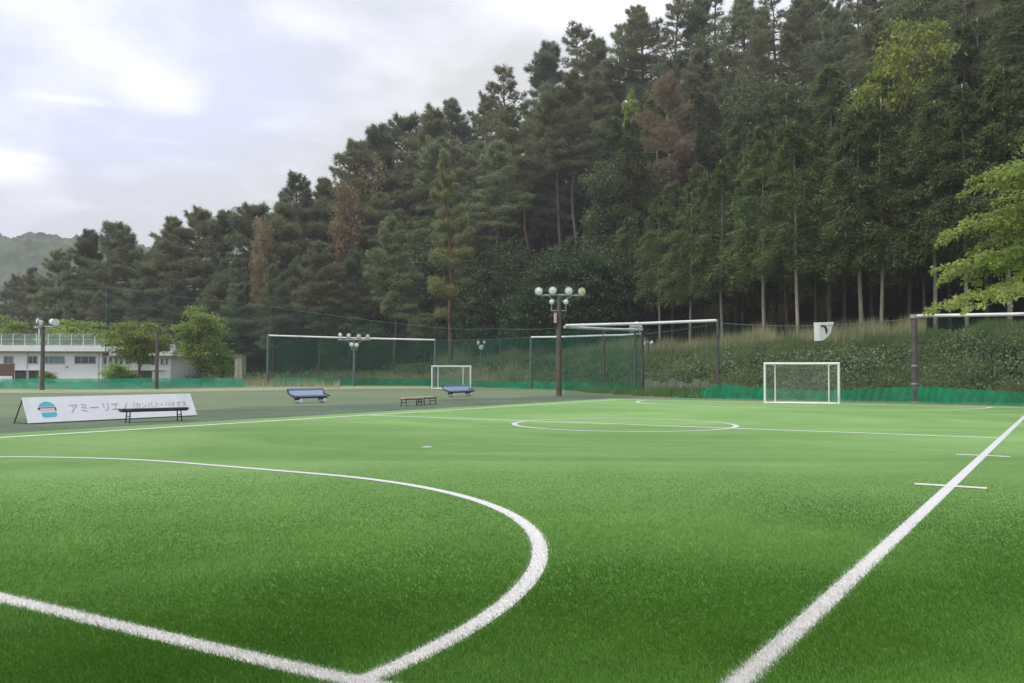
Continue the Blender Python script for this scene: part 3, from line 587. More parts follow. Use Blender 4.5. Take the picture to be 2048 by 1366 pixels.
def forest():
    taken = []
    def free(x, y, r): return all((x-a)**2+(y-b)**2 > (r+c)**2*.25 for a, b, c in taken)
    def put(kind, i, px, s, sc, phrase, noun='tree', group='trees of the hillside forest', name=None, **k):
        x, y = along(px, s); taken.append((x, y, k.pop('rad', 3.4)))
        return place(PROTO[kind][i], name or {'pine': 'pine_tree', 'tall': 'pine_tree', 'thin': 'pine_tree', 'cedar': 'cedar_tree', 'cedar_dim': 'cedar_tree', 'full': 'cedar_tree', 'broad': 'broadleaf_tree', 'oak': 'broadleaf_tree', 'mid': 'broadleaf_tree'}[kind], x, y, sc, k.pop('rz', random.random()*6.28), phrase, noun, group, **k)
    # --- the single trees that stand out, each set where its crown shows
    SPEC = []
    def special(pair, name, px, yt, half, yb, label, s, rz=0.0, wide=1.15):
        hp = max(v.co.z for v in pair[1].vertices); x, y = along(px, s); z = float(terr(np.array([x]), np.array([y]))[0])
        sc = (D(px, yt, y)[2]-z)/hp; SPEC.append((px, half, yb, s)); taken.append((x, y, 3.0))
        e = place(pair, name, x, y, sc, rz, None, sxy=min(1.3, wide/sc)); e['label'] = label
    def blocks(px, s, x, y, h):
        z = float(terr(np.array([x]), np.array([y]))[0])+h; q = np.array([x, y, z-CH]); py = 683-F*(q@u2)/(q@fw)
        return any(abs(px-a) < hw+8 and s < b-.5 and py < yb for a, hw, yb, b in SPEC)
    pad = withmat(make_pine(101, 15.5, .24, 2.8, -.05, 1.5, .25, .9, .95, az=0, gap=.40, wh=1.1, pads=1.1), 'bark_red', 'pine_pad')
    special(pad, 'pine_tree', 902, 285, 75, 640, 'red-trunked pine with flat tiers of foliage, straight above the distant small goal', 6)
    dead = withmat(make_pine(103, 15, .30, 4.2, .03, .85, .22, .5, .8, gap=.3, az=1.2), 'bark_dead', 'leaf_brown')
    special(dead, 'pine_tree', 1342, 132, 70, 330, 'dying pine with dry reddish brown needles and pale bare limbs', 29)
    org = withmat(make_broad(105, 13, .3, 2.6, 70, 90, (.26, .15), .5, csize=1.0), 'bark_grey', 'leaf_orange')
    special(org, 'broadleaf_tree', 733, 300, 40, 350, 'tall tree with orange-brown young leaves among the pines', 24, wide=.95)
    special(org, 'broadleaf_tree', 694, 348, 34, 415, 'lower orange-brown tree left of the tall orange one', 18, rz=1.3, wide=.8)
    special(org, 'broadleaf_tree', 522, 424, 16, 445, 'small orange-tinted treetop beside the low left end of the ridge', 10, rz=2.3, wide=.55)
    bri = withmat(make_broad(107, 11, .35, 3.2, 60, 120, (.26, .16), .3, csize=1.0, layered=.5), 'bark_grey', 'leaf_bright')
    special(bri, 'broadleaf_tree', 1842, 18, 85, 125, 'bright yellow-green tree high among the dark conifers at upper right', 25, wide=1.15)
    special(bri, 'broadleaf_tree', 1263, 172, 14, 190, 'small bright green treetop peeping through the pines near the skyline', 47, rz=2.4, wide=.45)
    special(PROTO['tall'][1], 'pine_tree', 1064, 200, 34, 455, 'leaning bare-stemmed pine on the open slope, leftmost of the leaning three', 29)
    special(PROTO['tall'][0], 'pine_tree', 1122, 165, 30, 400, 'leaning bare-stemmed pine, middle of the leaning three', 30)
    special(PROTO['tall'][2], 'pine_tree', 1152, 140, 26, 405, 'upright bare-stemmed pine, rightmost of the leaning three', 30)
    special(PROTO['full'][1], 'cedar_tree', 1265, 235, 40, 420, 'slender pointed cedar rising left of the dying brown pine', 21)
    # --- front row of bare cedar trunks on top of the bank, right half
    for i, (px, s, sc) in enumerate([(1262, 12, .80), (1320, 9.6, .74), (1381, 9.4, .84), (1445, 9.2, .80), (1528, 9.4, .92), (1596, 9.0, .80), (1722, 9.6, .94), (1764, 9.2, .80), (1872, 9.6, .86), (1935, 9.2, .82),
                                     (2020, 9.6, 1.0), (2110, 9.5, 1.0), (2220, 9.5, 1.0)]):
        put('cedar', i % 4, px, s, sc, 'bare-trunked front row cedar', 'cedar', 'front row cedars with bare trunks', rad=2.6)
    for i, (px, s, sc) in enumerate([(1470, 14, 1.0), (1486, 12.5, .9), (1577, 14.5, 1.0), (1632, 14, 1.0), (1690, 16, 1.0), (1820, 14, 1.0), (1415, 16, 1.), (1345, 15, 1.), (1975, 14, 1.0), (1900, 15, 1), (1555, 19, 1), (1660, 20, 1), (1745, 18.5, 1), (1850, 20, 1), (1455, 20, 1), (1300, 17, 1), (1610, 24, 1.05), (1705, 24.5, 1.05), (1790, 24, 1.05), (1510, 24, 1.05), (1890, 24, 1.05), (1400, 23, 1.05)]):
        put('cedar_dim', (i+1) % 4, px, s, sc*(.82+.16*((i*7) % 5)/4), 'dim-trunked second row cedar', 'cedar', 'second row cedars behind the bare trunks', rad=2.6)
    # --- pines along the left foot of the hill
    for i, (px, s, sc, k) in enumerate([(790, 6, .95, 1), (700, 7, .86, 4), (632, 5, .84, 3), (545, 5, .80, 0), (480, 6, .72, 2), (420, 7, .74, 5), (350, 6, .78, 2), (270, 6, .74, 4), (200, 5, .72, 5), (130, 6, .60, 0), (60, 8, .52, 5), (-40, 6, .55, 2), (600, 12, .85, 2), (455, 13, .84, 0), (310, 12, .86, 5)]):
        if blocks(px, s, *along(px, s), 16*sc): continue
        put('pine', k, px, s, sc, 'pine at the foot of the hill', 'pine', rad=2.8)
    # --- the skyline, each treetop where the ridge line has one
    for i, (px, yt) in enumerate([(20, 545), (60, 528), (112, 492), (165, 452), (215, 436), (252, 445), (296, 478), (335, 428), (388, 404), (440, 415), (498, 402), (560, 384), (608, 338), (645, 352), (692, 268), (752, 245), (802, 226), (856, 200), (918, 184), (962, 190), (1022, 128), (1085, 76), (1145, 42), (1185, 62), (1240, 40), (1296, 2), (1340, -30), (1392, -10), (1440, -45), (1498, -25), (1552, -50), (1640, -60), (1730, -50)]):
        best = None
        for s in np.arange(14 if px < 600 else 22, 62, 1.5):
            x, y = along(px, s); z = float(terr(np.array([x]), np.array([y]))[0]); h = D(px, yt, y)[2]-z
            if blocks(px, s, x, y, h): continue
            if best is None or abs(h-18.5) < best[0]: best = (abs(h-18.5), s, h)
        if best is None: continue
        kd, ix = ('pine', [0, 1, 3, 4, 2, 5][i % 6]) if px < 1000 or i % 2 else ('thin', i % 3)
        hp = max(v.co.z for v in PROTO[kd][ix][1].vertices)
        put(kd, ix, px, best[1], best[2]/hp, 'skyline pine against the clouds', 'pine', rad=2.8, sxy=1.18)
    # --- dark broadleaf growth in the gap between pines and cedars
    for i, (px, s, sc, k) in enumerate([(960, 7, .85, 0), (1010, 9, 1.0, 2), (1060, 7.5, .9, 1), (1110, 9, 1.05, 0), (1160, 8.5, 1.05, 2), (1215, 10, 1.1, 0), (1240, 15, 1.2, 2), (1100, 15, 1.15, 1), (1020, 15, 1.05, 0), (850, 6, .75, 1), (740, 5, .65, 0), (660, 6, .6, 2), (580, 7, .6, 1), (1180, 15, 1.25, 1), (1290, 18, 1.3, 0), (505, 8, .75, 0), (440, 5, .7, 2), (380, 8, .8, 1), (320, 6, .7, 0), (240, 8, .8, 2), (170, 7, .8, 1), (90, 9, .8, 0), (20, 8, .8, 2), (-60, 9, .9, 1), (130, 14, 1.0, 2), (40, 15, .95, 0), (210, 14, 1.0, 1), (360, 15, 1.0, 0), (530, 14, 1.0, 2), (680, 13, 1.0, 1), (780, 13, 1.0, 0), (870, 13, 1.1, 2), (950, 14, 1.1, 1)]):
        lo = px < 860 and (i % 3 != 1)
        put('oak' if lo else 'broad', k, px, s, sc*(.72 if lo else 1), 'olive leafy tree at lower trunks' if lo else 'dark leafy tree at lower trunks', 'broadleaf', 'leafy trees low in the forest', rad=2.2)
    for i, (px, s, sc, kd) in enumerate([(735, 17, .9, 'oak'), (748, 25, 1.0, 'oak'), (715, 27, 1.0, 'pine'), (770, 30, 1.0, 'oak'), (1300, 50, 1.0, 'oak'), (1345, 52, 1.05, 'pine'), (1385, 50, 1.0, 'oak'), (1255, 52, .9, 'oak'), (1035, 38, .9, 'oak'), (1050, 47, .9, 'oak'), (1080, 58, .75, 'full'), (1105, 56, .8, 'full'), (1055, 60, .8, 'full'), (1020, 56, .8, 'full'), (1130, 60, .8, 'full'), (985, 50, .8, 'oak')]):
        put(kd, i % 3, px, s, sc, 'tree wedged between taller conifers', 'tree')
    # --- the slope itself, row by row
    r = random.Random(5); rows = np.arange(13, 64, 4.9)
    for ri, s in enumerate(rows):
        px = 520+r.random()*40 if s < 40 else 620
        while px < 2230:
            x, y = along(px, s); ok = free(x, y, 3.6)
            if y > 168: ok = False
            if ok and blocks(px, s, x, y, 16.5): ok = False
            if ok:
                rise = np.interp(px, PXR, RH)
                if px > 1180 and s < 33: kind = r.choice(['full', 'full', 'cedar', 'oak', 'broad']) if s > 22 else 'cedar'
                elif px > 1180: kind = r.choice(['pine', 'oak', 'thin', 'full', 'pine', 'oak', 'tall']) if s < 46 else r.choice(['thin', 'tall', 'thin', 'pine', 'oak'])
                elif px > 980 and s < 24: kind = r.choice(['tall', 'tall', 'broad', 'full'])
                elif px > 980: kind = r.choice(['pine', 'pine', 'tall', 'pine', 'thin'])
                else: kind = r.choice(['pine', 'pine', 'pine', 'oak', 'tall', 'oak'])
                sc = r.uniform(.84, 1.12)*(1 if kind != 'broad' else 1.1); i = r.randrange(len(PROTO[kind]))
                ph, nn = {'pine': ('bushy grey-green pine', 'pine'), 'tall': ('bare-stemmed high-crowned pine', 'pine'), 'thin': ('thin see-through pine', 'pine'), 'cedar': ('dense green cedar', 'cedar'),
                          'full': ('dense green cedar', 'cedar'), 'broad': ('dark leafy tree', 'broadleaf'), 'oak': ('olive round-crowned tree', 'broadleaf')}[kind]
                rz = r.uniform(-.5, .5) if kind == 'tall' else r.random()*6.28
                put(kind, i, px, s, sc, ph, nn, rad=3.0, rz=rz, tilt=(r.gauss(0, .02), r.gauss(0, .02)), sxy=r.uniform(1.02, 1.28))
            px += (4.6+r.random()*2.2)/max(y, 40)*F*.86
    # --- small trees by the clubhouse and along the yard
    lm = recol(PROTO['mid'][0], 'bark_grey', 'leaf_mid')
    t1 = withmat(make_broad(111, 6.2, .36, 2.9, 75, 120, (.24, .15), .26, csize=.95, layered=.5), 'bark_grey', 'leaf_mid')
    a = D(278, 760, 84); place(t1, 'broadleaf_tree', a[0], a[1], 1.0, .5, None, z=0)['label'] = 'spreading light green tree in front of the white clubhouse'
    t2 = withmat(make_broad(112, 7.6, .18, 2.3, 75, 115, (.24, .15), .32, csize=.9), 'bark_grey', 'leaf_mid')
    a = D(402, 760, 92); place(t2, 'broadleaf_tree', a[0], a[1], 1.02, 1.5, None, z=0)['label'] = 'upright light green tree right of the white clubhouse'
    a = D(150, 760, 112); place(t1, 'broadleaf_tree', a[0], a[1], 1.2, 2.5, None, z=.4)['label'] = 'light green tree behind the clubhouse roof fence'
    a = D(20, 760, 116); place(org if False else t2, 'broadleaf_tree', a[0], a[1], 1.05, 2.2, None, z=.2)['label'] = 'yellowish green tree rising behind the left end of the clubhouse'
    a = D(448, 762, 94); place(t2, 'broadleaf_tree', a[0]-.2, a[1], .5, 3.5, None, z=0)['label'] = 'small thin tree beside the pale hut wall'
    # --- maple at the right edge
    mp = withmat(make_maple(121, 10.4, 5.0), 'bark_grey', 'leaf_maple')
    a = D(2166, 760, 31); place(mp, 'maple_tree', a[0], a[1], 1.0, 0.4, None, z=0)['label'] = 'yellow-green maple reaching in at the right edge, nearest of all trees'
forest()
def label_trees():
    marks = [(-1e9, 'left of the white clubhouse'), (0, 'above the white clubhouse'), (215, 'above the clubhouse\'s light green tree'), (350, 'above the sponsor board\'s right end'), (535, 'above the blue bench'), (720, 'above the back floodlight'),
             (830, 'above the distant small goal'), (980, 'left above the tall floodlight'), (1118, 'right above the tall floodlight'), (1285, 'above the front fence rail'), (1445, 'left above the near goal'), (1605, 'right above the near goal'),
             (1740, 'above the thick fence post'), (1900, 'behind the maple'), (2060, 'hidden behind the maple\'s right side')]
    bands = [(-1e9, ''), (11.5, 'low'), (19, 'below midway'), (27, 'midway up'), (35, 'high up'), (43, 'near the top')]
    from collections import defaultdict
    gr = defaultdict(list)
    for e, ph, px, s, nn, g, y in TREES:
        if ph is None:
            e['category'] = 'tree'; continue
        lm = [t for k, t in marks if px >= k][-1]; bd = [t for k, t in bands if s >= k][-1]
        if 'row' in ph or 'foot' in ph or 'lower trunks' in ph or 'skyline' in ph: bd = ''
        gr[(ph, bd, lm, nn, g)].append((px, e))
    words = ['leftmost', 'second from left', 'third from left', 'fourth from left', 'fifth from left', 'sixth from left', 'seventh from left', 'eighth from left']
    for (ph, bd, lm, nn, g), L in gr.items():
        L.sort(key=lambda q: q[0])
        for i, (px, e) in enumerate(L):
            lab = ph+(' '+bd if bd else '')+' '+lm
            if len(L) == 2: lab += ', '+('left one', 'right one')[i]
            elif len(L) > 2: lab += ', '+(words[i] if i < len(L)-1 else 'rightmost')
            tag(e, lab, 'tree', g)
label_trees()

# ------------------------------------------------------------------ things on and round the pitch
UP = np.array([0, 0, 1.])
def frame_of(e): return e
def build_goal(px0, px1, pyb, label, wtop, wid, hgt, back, depth, rb):
    a, b = G(px0, pyb[0]), G(px1, pyb[1]); c = (a+b)/2; v = b-a; rz = math.atan2(v[1], v[0])
    e = empty('futsal_goal', (c[0], c[1], 0), rz); tag(e, label, 'goal')
    w = np.linalg.norm(v)/2*wid; r = wtop; bw = w*back
    for sx in (-1, 1):
        m = MB(); m.tube([(sx*w, 0, 0), (sx*w, 0, hgt-r)], r, 10); m.build('front_post', M['white'], e, True)
        m = MB(); m.tube([(sx*bw, depth, 0), (sx*bw, depth, hgt-.12)], r*.6, 8); m.build('back_post', M['white'], e, True)
        m = MB(); m.tube([(sx*w, .02, hgt-r*1.2), (sx*(w*.3+bw*.7), depth*.7, hgt-.09), (sx*bw, depth, hgt-.14)], r*.55, 8); m.build('top_stay', M['white'], e, True)
        m = MB(); m.tube([(sx*w, .03, r*.6), (sx*bw, depth, r*.6)], r*.55, 8); m.build('ground_bar', M['white'], e, True)
    m = MB(); m.tube([(-w-r*.9, 0, hgt-r), (w+r*.9, 0, hgt-r)], r*1.02, 10); m.build('crossbar', M['white'], e, True)
    m = MB(); m.tube([(-w, -.02, r*.5), (w, -.02, r*.5)], r*.6, 8); m.build('base_bar', M['white'], e, True)
    m = MB(); m.tube([(-bw, depth, r*.55), (bw, depth, r*.55)], r*.55, 8); m.build('ground_bar', M['white'], e, True)
    nx, nz = 16, 10; V = []; Q = []
    for j in range(nz+1):
        for i in range(nx+1):
            u = i/nx; q = j/nz
            if q < .3:                                    # sagging roof of the net
                k = q/.3; x = (-w+2*w*u)*(1-k)+(-bw+2*bw*u)*k; V.append((x, depth*k, hgt-.05-.1*k-.16*math.sin(PI*u)*math.sin(PI*min(k*.6, 1))))
            else:
                k = (q-.3)/.7; V.append((-bw+2*bw*u, depth+.05*math.sin(PI*u*3)*math.sin(PI*k), (hgt-.15)*(1-k)+.02-.12*math.sin(PI*u)*(1-k)**2))
    for j in range(nz):
        for i in range(nx): Q.append((j*(nx+1)+i, j*(nx+1)+i+1, (j+1)*(nx+1)+i+1, (j+1)*(nx+1)+i))
    n0 = len(V)
    for sx in (-1, 1):
        k = len(V); V += [(sx*w, .03, .03), (sx*w, .03, hgt-.06), (sx*bw, depth, hgt-.17), (sx*bw, depth, .03)]; Q.append((k, k+1, k+2, k+3))
    m = MB(); m.add(V, Q); m.build('net', M['goal_net'], e)
    return e
M['goal_net'] = netmat('goal_netting', (.42, .47, .43), .16)
M['net_green'] = netmat('green_netting', (.030, .175, .110), .22)
M['net_dark'] = netmat('dark_green_netting', (.020, .115, .070), .27)
M['net_faint'] = netmat('thin_green_netting', (.03, .10, .07), .15)
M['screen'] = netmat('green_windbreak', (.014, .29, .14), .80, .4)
M['screen_backlit'] = netmat('backlit_tone_windbreak', (.035, .42, .25), .74, .4)  # brighter copy of the windbreak, light from behind put into its colour
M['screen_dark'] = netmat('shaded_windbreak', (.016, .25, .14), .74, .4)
build_goal(1530, 1678, (806.5, 808.5), 'white futsal goal in front of the overgrown bank, nearest goal', .055, 1.0, 1.87, .74, .85, 0)
build_goal(864, 941, (778, 778), 'distant small white goal across the dirt yard', .06, 1.0, 1.84, .66, .95, 0)

def wall_net(name, mat, parent, pts, zt, zb, n=24, wob=.04, sag=0.0, seed=0):
    """hanging net along a polyline; zt, zb are lists of top and bottom heights"""
    r = np.random.default_rng(seed); pts = np.array(pts, float); seg = np.linspace(0, len(pts)-1, n*(len(pts)-1)+1)
    X = np.interp(seg, range(len(pts)), pts[:, 0]); Y = np.interp(seg, range(len(pts)), pts[:, 1]); T = np.interp(seg, range(len(pts)), zt); Bq = np.interp(seg, range(len(pts)), zb)
    T = T-sag*np.sin(PI*(seg % 1)); rows = 7; V = []; Q = []
    ph = r.random(4)*6
    for j in range(rows):
        k = j/(rows-1)
        for i in range(len(seg)):
            w = wob*(math.sin(seg[i]*9+ph[0]+k*2)+.6*math.sin(seg[i]*23+ph[1]-k*3))
            V.append((X[i]+w*.4, Y[i]+w, Bq[i]+(T[i]-Bq[i])*k))
    L = len(seg)
    for j in range(rows-1):
        for i in range(L-1): Q.append((j*L+i, j*L+i+1, (j+1)*L+i+1, (j+1)*L+i))
    me = fast_mesh(name, np.array(V), np.array(Q), True); o = link(name, me, mat, parent); return o
def screen(label, prof, mat, seed):
    """low windbreak net: (px, y base, y top) along its length"""
    pts = []; zt = []
    for px, yb, yt in prof:
        g = G(px, yb); pts.append(g[:2]); zt.append(max(.02, D(px, yt, g[1])[2]))
    o = wall_net('windbreak_net', M[mat], None, pts, zt, [.0]*len(pts), 16, .05, 0, seed); tag(o, label, 'net', 'low green nets edging the yard'); return o
screen('low green net slack along the far goal line, behind the nearest goal', [(1340, 795.5, 794.5), (1390, 796, 788), (1425, 797, 772), (1445, 797.5, 768), (1500, 799, 774), (1560, 800, 778), (1640, 801.5, 781), (1700, 802.5, 780), (1760, 803.5, 776), (1826, 805, 773)], 'screen', 1)
screen('low green net right of the thick fence post at the far corner', [(1834, 805.2, 773), (1880, 806.5, 775), (1950, 808.5, 779), (2040, 811, 785), (2200, 815, 786)], 'screen', 2)
screen('low green net in front of the white clubhouse', [(-90, 775, 757), (0, 776, 758), (80, 777, 757), (200, 778, 757), (312, 776.5, 756), (400, 775, 757), (490, 773.5, 757)], 'screen_backlit', 3)
screen('low green net between the small end post and the back floodlight', [(545, 772, 756), (620, 771.5, 756), (705, 771, 755)], 'screen_backlit', 4)
screen('low green net running behind the distant goal', [(712, 771, 756), (800, 771, 757), (870, 772, 758), (945, 774, 761), (1062, 778, 764)], 'screen', 5)
screen('low green net left of the overgrown wall, behind the tall floodlight', [(1066, 778, 763), (1120, 779.5, 764), (1208, 782, 765), (1284, 786, 768)], 'screen', 6)

def post_part(fence, g, h, r, mat, name='post'):
    m = MB(); m.tube([(g[0], g[1], -.1), (g[0], g[1], h)], r, 10); m.tube([(g[0], g[1], h-.02), (g[0], g[1], h+.05)], r*1.25, 10)
    return m.build(name, M[mat], fence, True)
def rail_part(fence, a, b, r, mat='white_pipe', name='top_rail'):
    m = MB(); m.tube([a, (np.array(a)+np.array(b))/2-UP*.03, b], r, 10); return m.build(name, M[mat], fence, True)
def rope_part(fence, a, b, sag, mat='post_green', r=.018):
    a, b = np.array(a), np.array(b); m = MB(); m.tube([a+(b-a)*t-UP*sag*4*t*(1-t) for t in np.linspace(0, 1, 9)], r, 6); return m.build('rope', M[mat], fence, True)
def top(px, py, g): return np.array([g[0], g[1], D(px, py, g[1])[2]])

# front fence: floodlight post - thin post - thick post - out of the frame
gl = G(1118, 792.5); ga = G(1436, 795.5); gb = G(1830, 802); gc = G(2260, 815)
f1 = empty('net_fence', (0, 0, 0)); tag(f1, 'tall green net fence with white pipe rails behind the nearest goal', 'fence', 'tall net fences')
ta, tb = top(1436, 641, ga), top(1830, 632, gb); tl = top(1130, 651, gl+[.38, 0, 0]); tc_ = top(2260, 622, gc)
post_part(f1, ga, ta[2]+.05, .085, 'post'); p_ = post_part(f1, gb, tb[2]+.05, .15, 'post'); p_['label'] = 'thick weathered post'; post_part(f1, gc, tc_[2], .13, 'post')
m = MB(); m.tube([gb+UP*.82, gb+UP*.90], .175, 12); m.tube([gb+UP*1.72, gb+UP*1.80], .17, 12); m.tube([tb-UP*.12, tb+UP*.06], .2, 12); m.build('post_band', M['grey_metal'], p_, True)
rail_part(f1, tl, ta, .085); rail_part(f1, tb, tc_, .085)
rope_part(f1, ta-UP*.12, tb-UP*.12, .28)
rope_part(f1, tl-UP*.5+np.array([4.5, -.6, 0]), ta-UP*.15, .05)
wall_net('net', M['net_faint'], f1, [gl[:2]+[.3, 0.02], ga[:2], gb[:2], gc[:2]], [tl[2]-.3, ta[2]-.15, tb[2]-.15, tc_[2]-.1], [.05, .05, .05, .05], 24, .05, .12, 11)
# rail from the floodlight back to the corner post
gd = G(1285, 786.5); td = top(1285, 660, gd); f2 = empty('net_fence', (0, 0, 0)); tag(f2, 'green net fence running back from the tall floodlight to the corner lamp', 'fence', 'tall net fences')
tl2 = top(1128, 654, gl+[.3, 0, 0]); rail_part(f2, tl2, td, .085); post_part(f2, gd, td[2], .1, 'post')
wall_net('net', M['net_green'], f2, [gl[:2]+[.25, .1], gd[:2]], [tl2[2]-.05, td[2]-.05], [.05, .05], 24, .05, .05, 12)
# back bays
ge, gf, gg = G(1062, 777.5), G(1208, 782), gd
f3 = empty('net_fence', (0, 0, 0)); tag(f3, 'green net fence with a rusty middle post, seen behind the tall floodlight', 'fence', 'tall net fences')
te, tf, tg = top(1062, 674.5, ge), top(1208, 671, gf), top(1275, 668, gd)
post_part(f3, ge, te[2], .1, 'post_green'); post_part(f3, gf, tf[2]+.4, .1, 'post_red')['label'] = 'rusty red post'
rail_part(f3, te, tf, .075); rail_part(f3, tf, tg, .075); wall_net('net', M['net_green'], f3, [ge[:2], gf[:2], gd[:2]-[.1, 0]], [te[2], tf[2], tg[2]], [.05]*3, 20, .05, 0, 13)
gh, gi = G(535, 771), G(870, 772.5); th, ti = top(537, 671, gh), top(870, 680, gi)
f4 = empty('net_fence', (0, 0, 0)); tag(f4, 'dark green net fence with white top rail across the far end of the yard', 'fence', 'tall net fences')
post_part(f4, gh, th[2], .12, 'post_green'); post_part(f4, gi, ti[2], .1, 'post_green')
gk = (gh+gi)/2; rail_part(f4, th, ti, .085); rope_part(f4, ti, te, .1)
wall_net('net', M['net_dark'], f4, [gh[:2], gi[:2]], [th[2], ti[2]], [.05]*2, 30, .06, 0, 14)
wall_net('net', M['net_green'], f4, [gi[:2]+[.05, .05], ge[:2]-[.05, 0]], [ti[2]-.05, te[2]-.05], [.05]*2, 24, .05, .1, 15)
# the tall sagging net behind
q = [axy(211, 96), axy(540, 97), axy(870, 94), axy(1000, 88), axy(1112, 82)]; qt = [D(px, py, y[1])[2] for (px, py), y in zip([(211, 574), (540, 613), (870, 655), (1000, 657), (1112, 656)], q)]
f5 = empty('net_fence', (0, 0, 0)); tag(f5, 'very tall sagging green net in front of the forest, sloping down to the right', 'fence', 'tall net fences')
for i_, (a, z) in enumerate(zip(q, qt)): post_part(f5, a, z, .05 if i_ == 0 else .025, 'post_green')
for (a, z), (b, w) in zip(list(zip(q, qt))[:-1], list(zip(q, qt))[1:]): rope_part(f5, (*a, z), (*b, w), .12, r=.022)
a2, b2 = q[0], axy(-120, 97); rope_part(f5, (*a2, qt[0]), (*b2, D(-120, 566, 97)[2]), .3, r=.022)
wall_net('net', M['net_faint'], f5, q, [z-.02 for z in qt], [.1]*5, 20, .08, .12, 16)

# ---------------- floodlights
def lamp_head(parent, c, aim, r, deep, glass='lamp_glass'):
    """round reflector: shell, rim and a pale glass"""
    m = MB(); m.lathe(c, aim, [(-deep, .02), (-deep, r*.35), (-deep*.55, r*.75), (-.02, r), (.025, r*1.04), (.03, r*.93)], 20); h = m.build('lamp_head', M['lamp_white'], parent, True)
    m = MB(); a = np.array(aim, float)/np.linalg.norm(aim); m.lathe(np.array(c)+a*.012, aim, [(0, r*.93), (.03, r*.6), (.04, .01)], 20); m.lathe(np.array(c)+a*.035, aim, [(0, r*.22), (.03, r*.2), (.035, .01)], 12)
    m.build('glass', M[glass], h, True); return h
def floodlight(label, base, htop, heads, arm, r=.15, small=(), box=None, mat='pole', arm_z=None):
    e = empty('floodlight_post', (base[0], base[1], 0)); tag(e, label, 'floodlight', 'floodlight posts round the yard')
    m = MB(); m.tube([(0, 0, -.1), (0, 0, htop*.5), (0, 0, htop)], [r, r*.88, r*.72], 12); m.build('pole', M[mat], e, True)
    m = MB(); m.tube([(arm[0], 0, arm_z or htop), (0, 0, (arm_z or htop)+.03), (arm[1], 0, (arm_z or htop))], .055, 8); m.tube([(arm[0]*.55, 0, htop-.03), (0, 0, htop-.45)], .025, 6); m.tube([(arm[1]*.55, 0, htop-.03), (0, 0, htop-.45)], .025, 6)
    m.build('cross_arm', M['grey_metal'], e, True)
    for (x, z, rr, aim, gl_) in heads:
        hd = lamp_head(e, (x, -.12, z), aim, rr, rr*1.15, gl_)
        m = MB(); m.tube([(x-rr*.9, -.1, z), (x-rr*.8, -.02, z-rr*1.05), (x, 0, (arm_z or htop)), (x+rr*.8, -.02, z-rr*1.05), (x+rr*.9, -.1, z)], .02, 6); m.build('bracket', M['grey_metal'], hd, True)
    for (x, z, rr, aim) in small:
        hd = lamp_head(e, (x, -.1, z), aim, rr, rr*1.3); m = MB(); m.tube([(x, -.02, z-.1), (x, -.02, z-.5), (x*.2, 0, z-.5)], .035, 6); m.build('bracket', M['grey_metal'], hd, True)
    if box:
        m = MB(); m.box((box[0], -.12, box[1]), (.17, .22, box[2]), 0, .02); m.build('control_box', M['box_pink'], e)
    return e
k = gl[1]/F
fw_ = (0, -1, -.12)
floodlight('tall floodlight post with four big round lamps where the turf meets the yard', gl, D(1118, 591, gl[1])[2],
           [((px-1118)*k, D(px, py, gl[1])[2], .225, aim, g_) for px, py, aim, g_ in ((1077, 582.5, (-.12, -1, -.1), 'lamp_glass'), (1105, 581.5, (0, -1, -.1), 'lamp_glass'), (1137, 582, (.1, -1, -.1), 'lamp_glass'), (1163, 583.5, (.25, -1, -.1), 'lamp_glass_yellow'))],
           (-1.15, 1.3), .17, [((1103-1118)*k, D(1103, 604, gl[1])[2], .15, fw_), ((1131.5-1118)*k, D(1131, 604, gl[1])[2], .15, fw_)], ((1112-1118)*k-.05, D(1112, 636, gl[1])[2], .58))
gL = G(708, 772); k = gL[1]/F
floodlight('thin distant floodlight post standing before the dark net fence', gL, D(708, 680, gL[1])[2],
           [((px-708)*k, D(px, py, gL[1])[2], .21, aim, 'lamp_glass') for px, py, aim in ((680, 670, (-.5, -1, -.2)), (697, 671, (-.2, -1, -.3)), (717, 672.5, (.2, -1, -.3)), (735, 673, (.5, -1, -.2)))], (-1.5, 1.5), .14,
           [((703-708)*k, D(703, 689, gL[1])[2], .2, fw_), ((713-708)*k, D(713, 690, gL[1])[2], .2, fw_)], mat='post_green')
gM = G(84, 780); k = gM[1]/F
floodlight('floodlight post with twin white lamps in front of the clubhouse', gM, D(84, 654, gM[1])[2],
           [((px-84)*k, D(px, py, gM[1])[2], rr, aim, 'lamp_glass') for px, py, rr, aim in ((73, 642, .2, (-.8, -.6, .1)), (79, 646, .22, (-.5, -1, -.5)), (103, 643, .2, (.3, -1, .2)), (111, 645, .27, (.7, -1, -.3)))], (-.6, 1.0), .16)
gN = G(313, 777.5); k = gN[1]/F; e = empty('utility_pole', (gN[0], gN[1], 0)); tag(e, 'bare dark pole with a short step bar, right part of the clubhouse', 'pole')
m = MB(); m.tube([(0, 0, -.1), (0, 0, D(313, 660, gN[1])[2])], [.15, .11], 10); m.build('pole', M['pole'], e, True)
m = MB(); z = D(313, 741, gN[1])[2]; m.tube([(-.25, -.1, z), (.5, -.1, z)], .05, 6); z = D(313, 661, gN[1])[2]; m.box((0, 0, z), (.5, .2, .22), 0, .03); m.build('step_bar', M['post'], e)
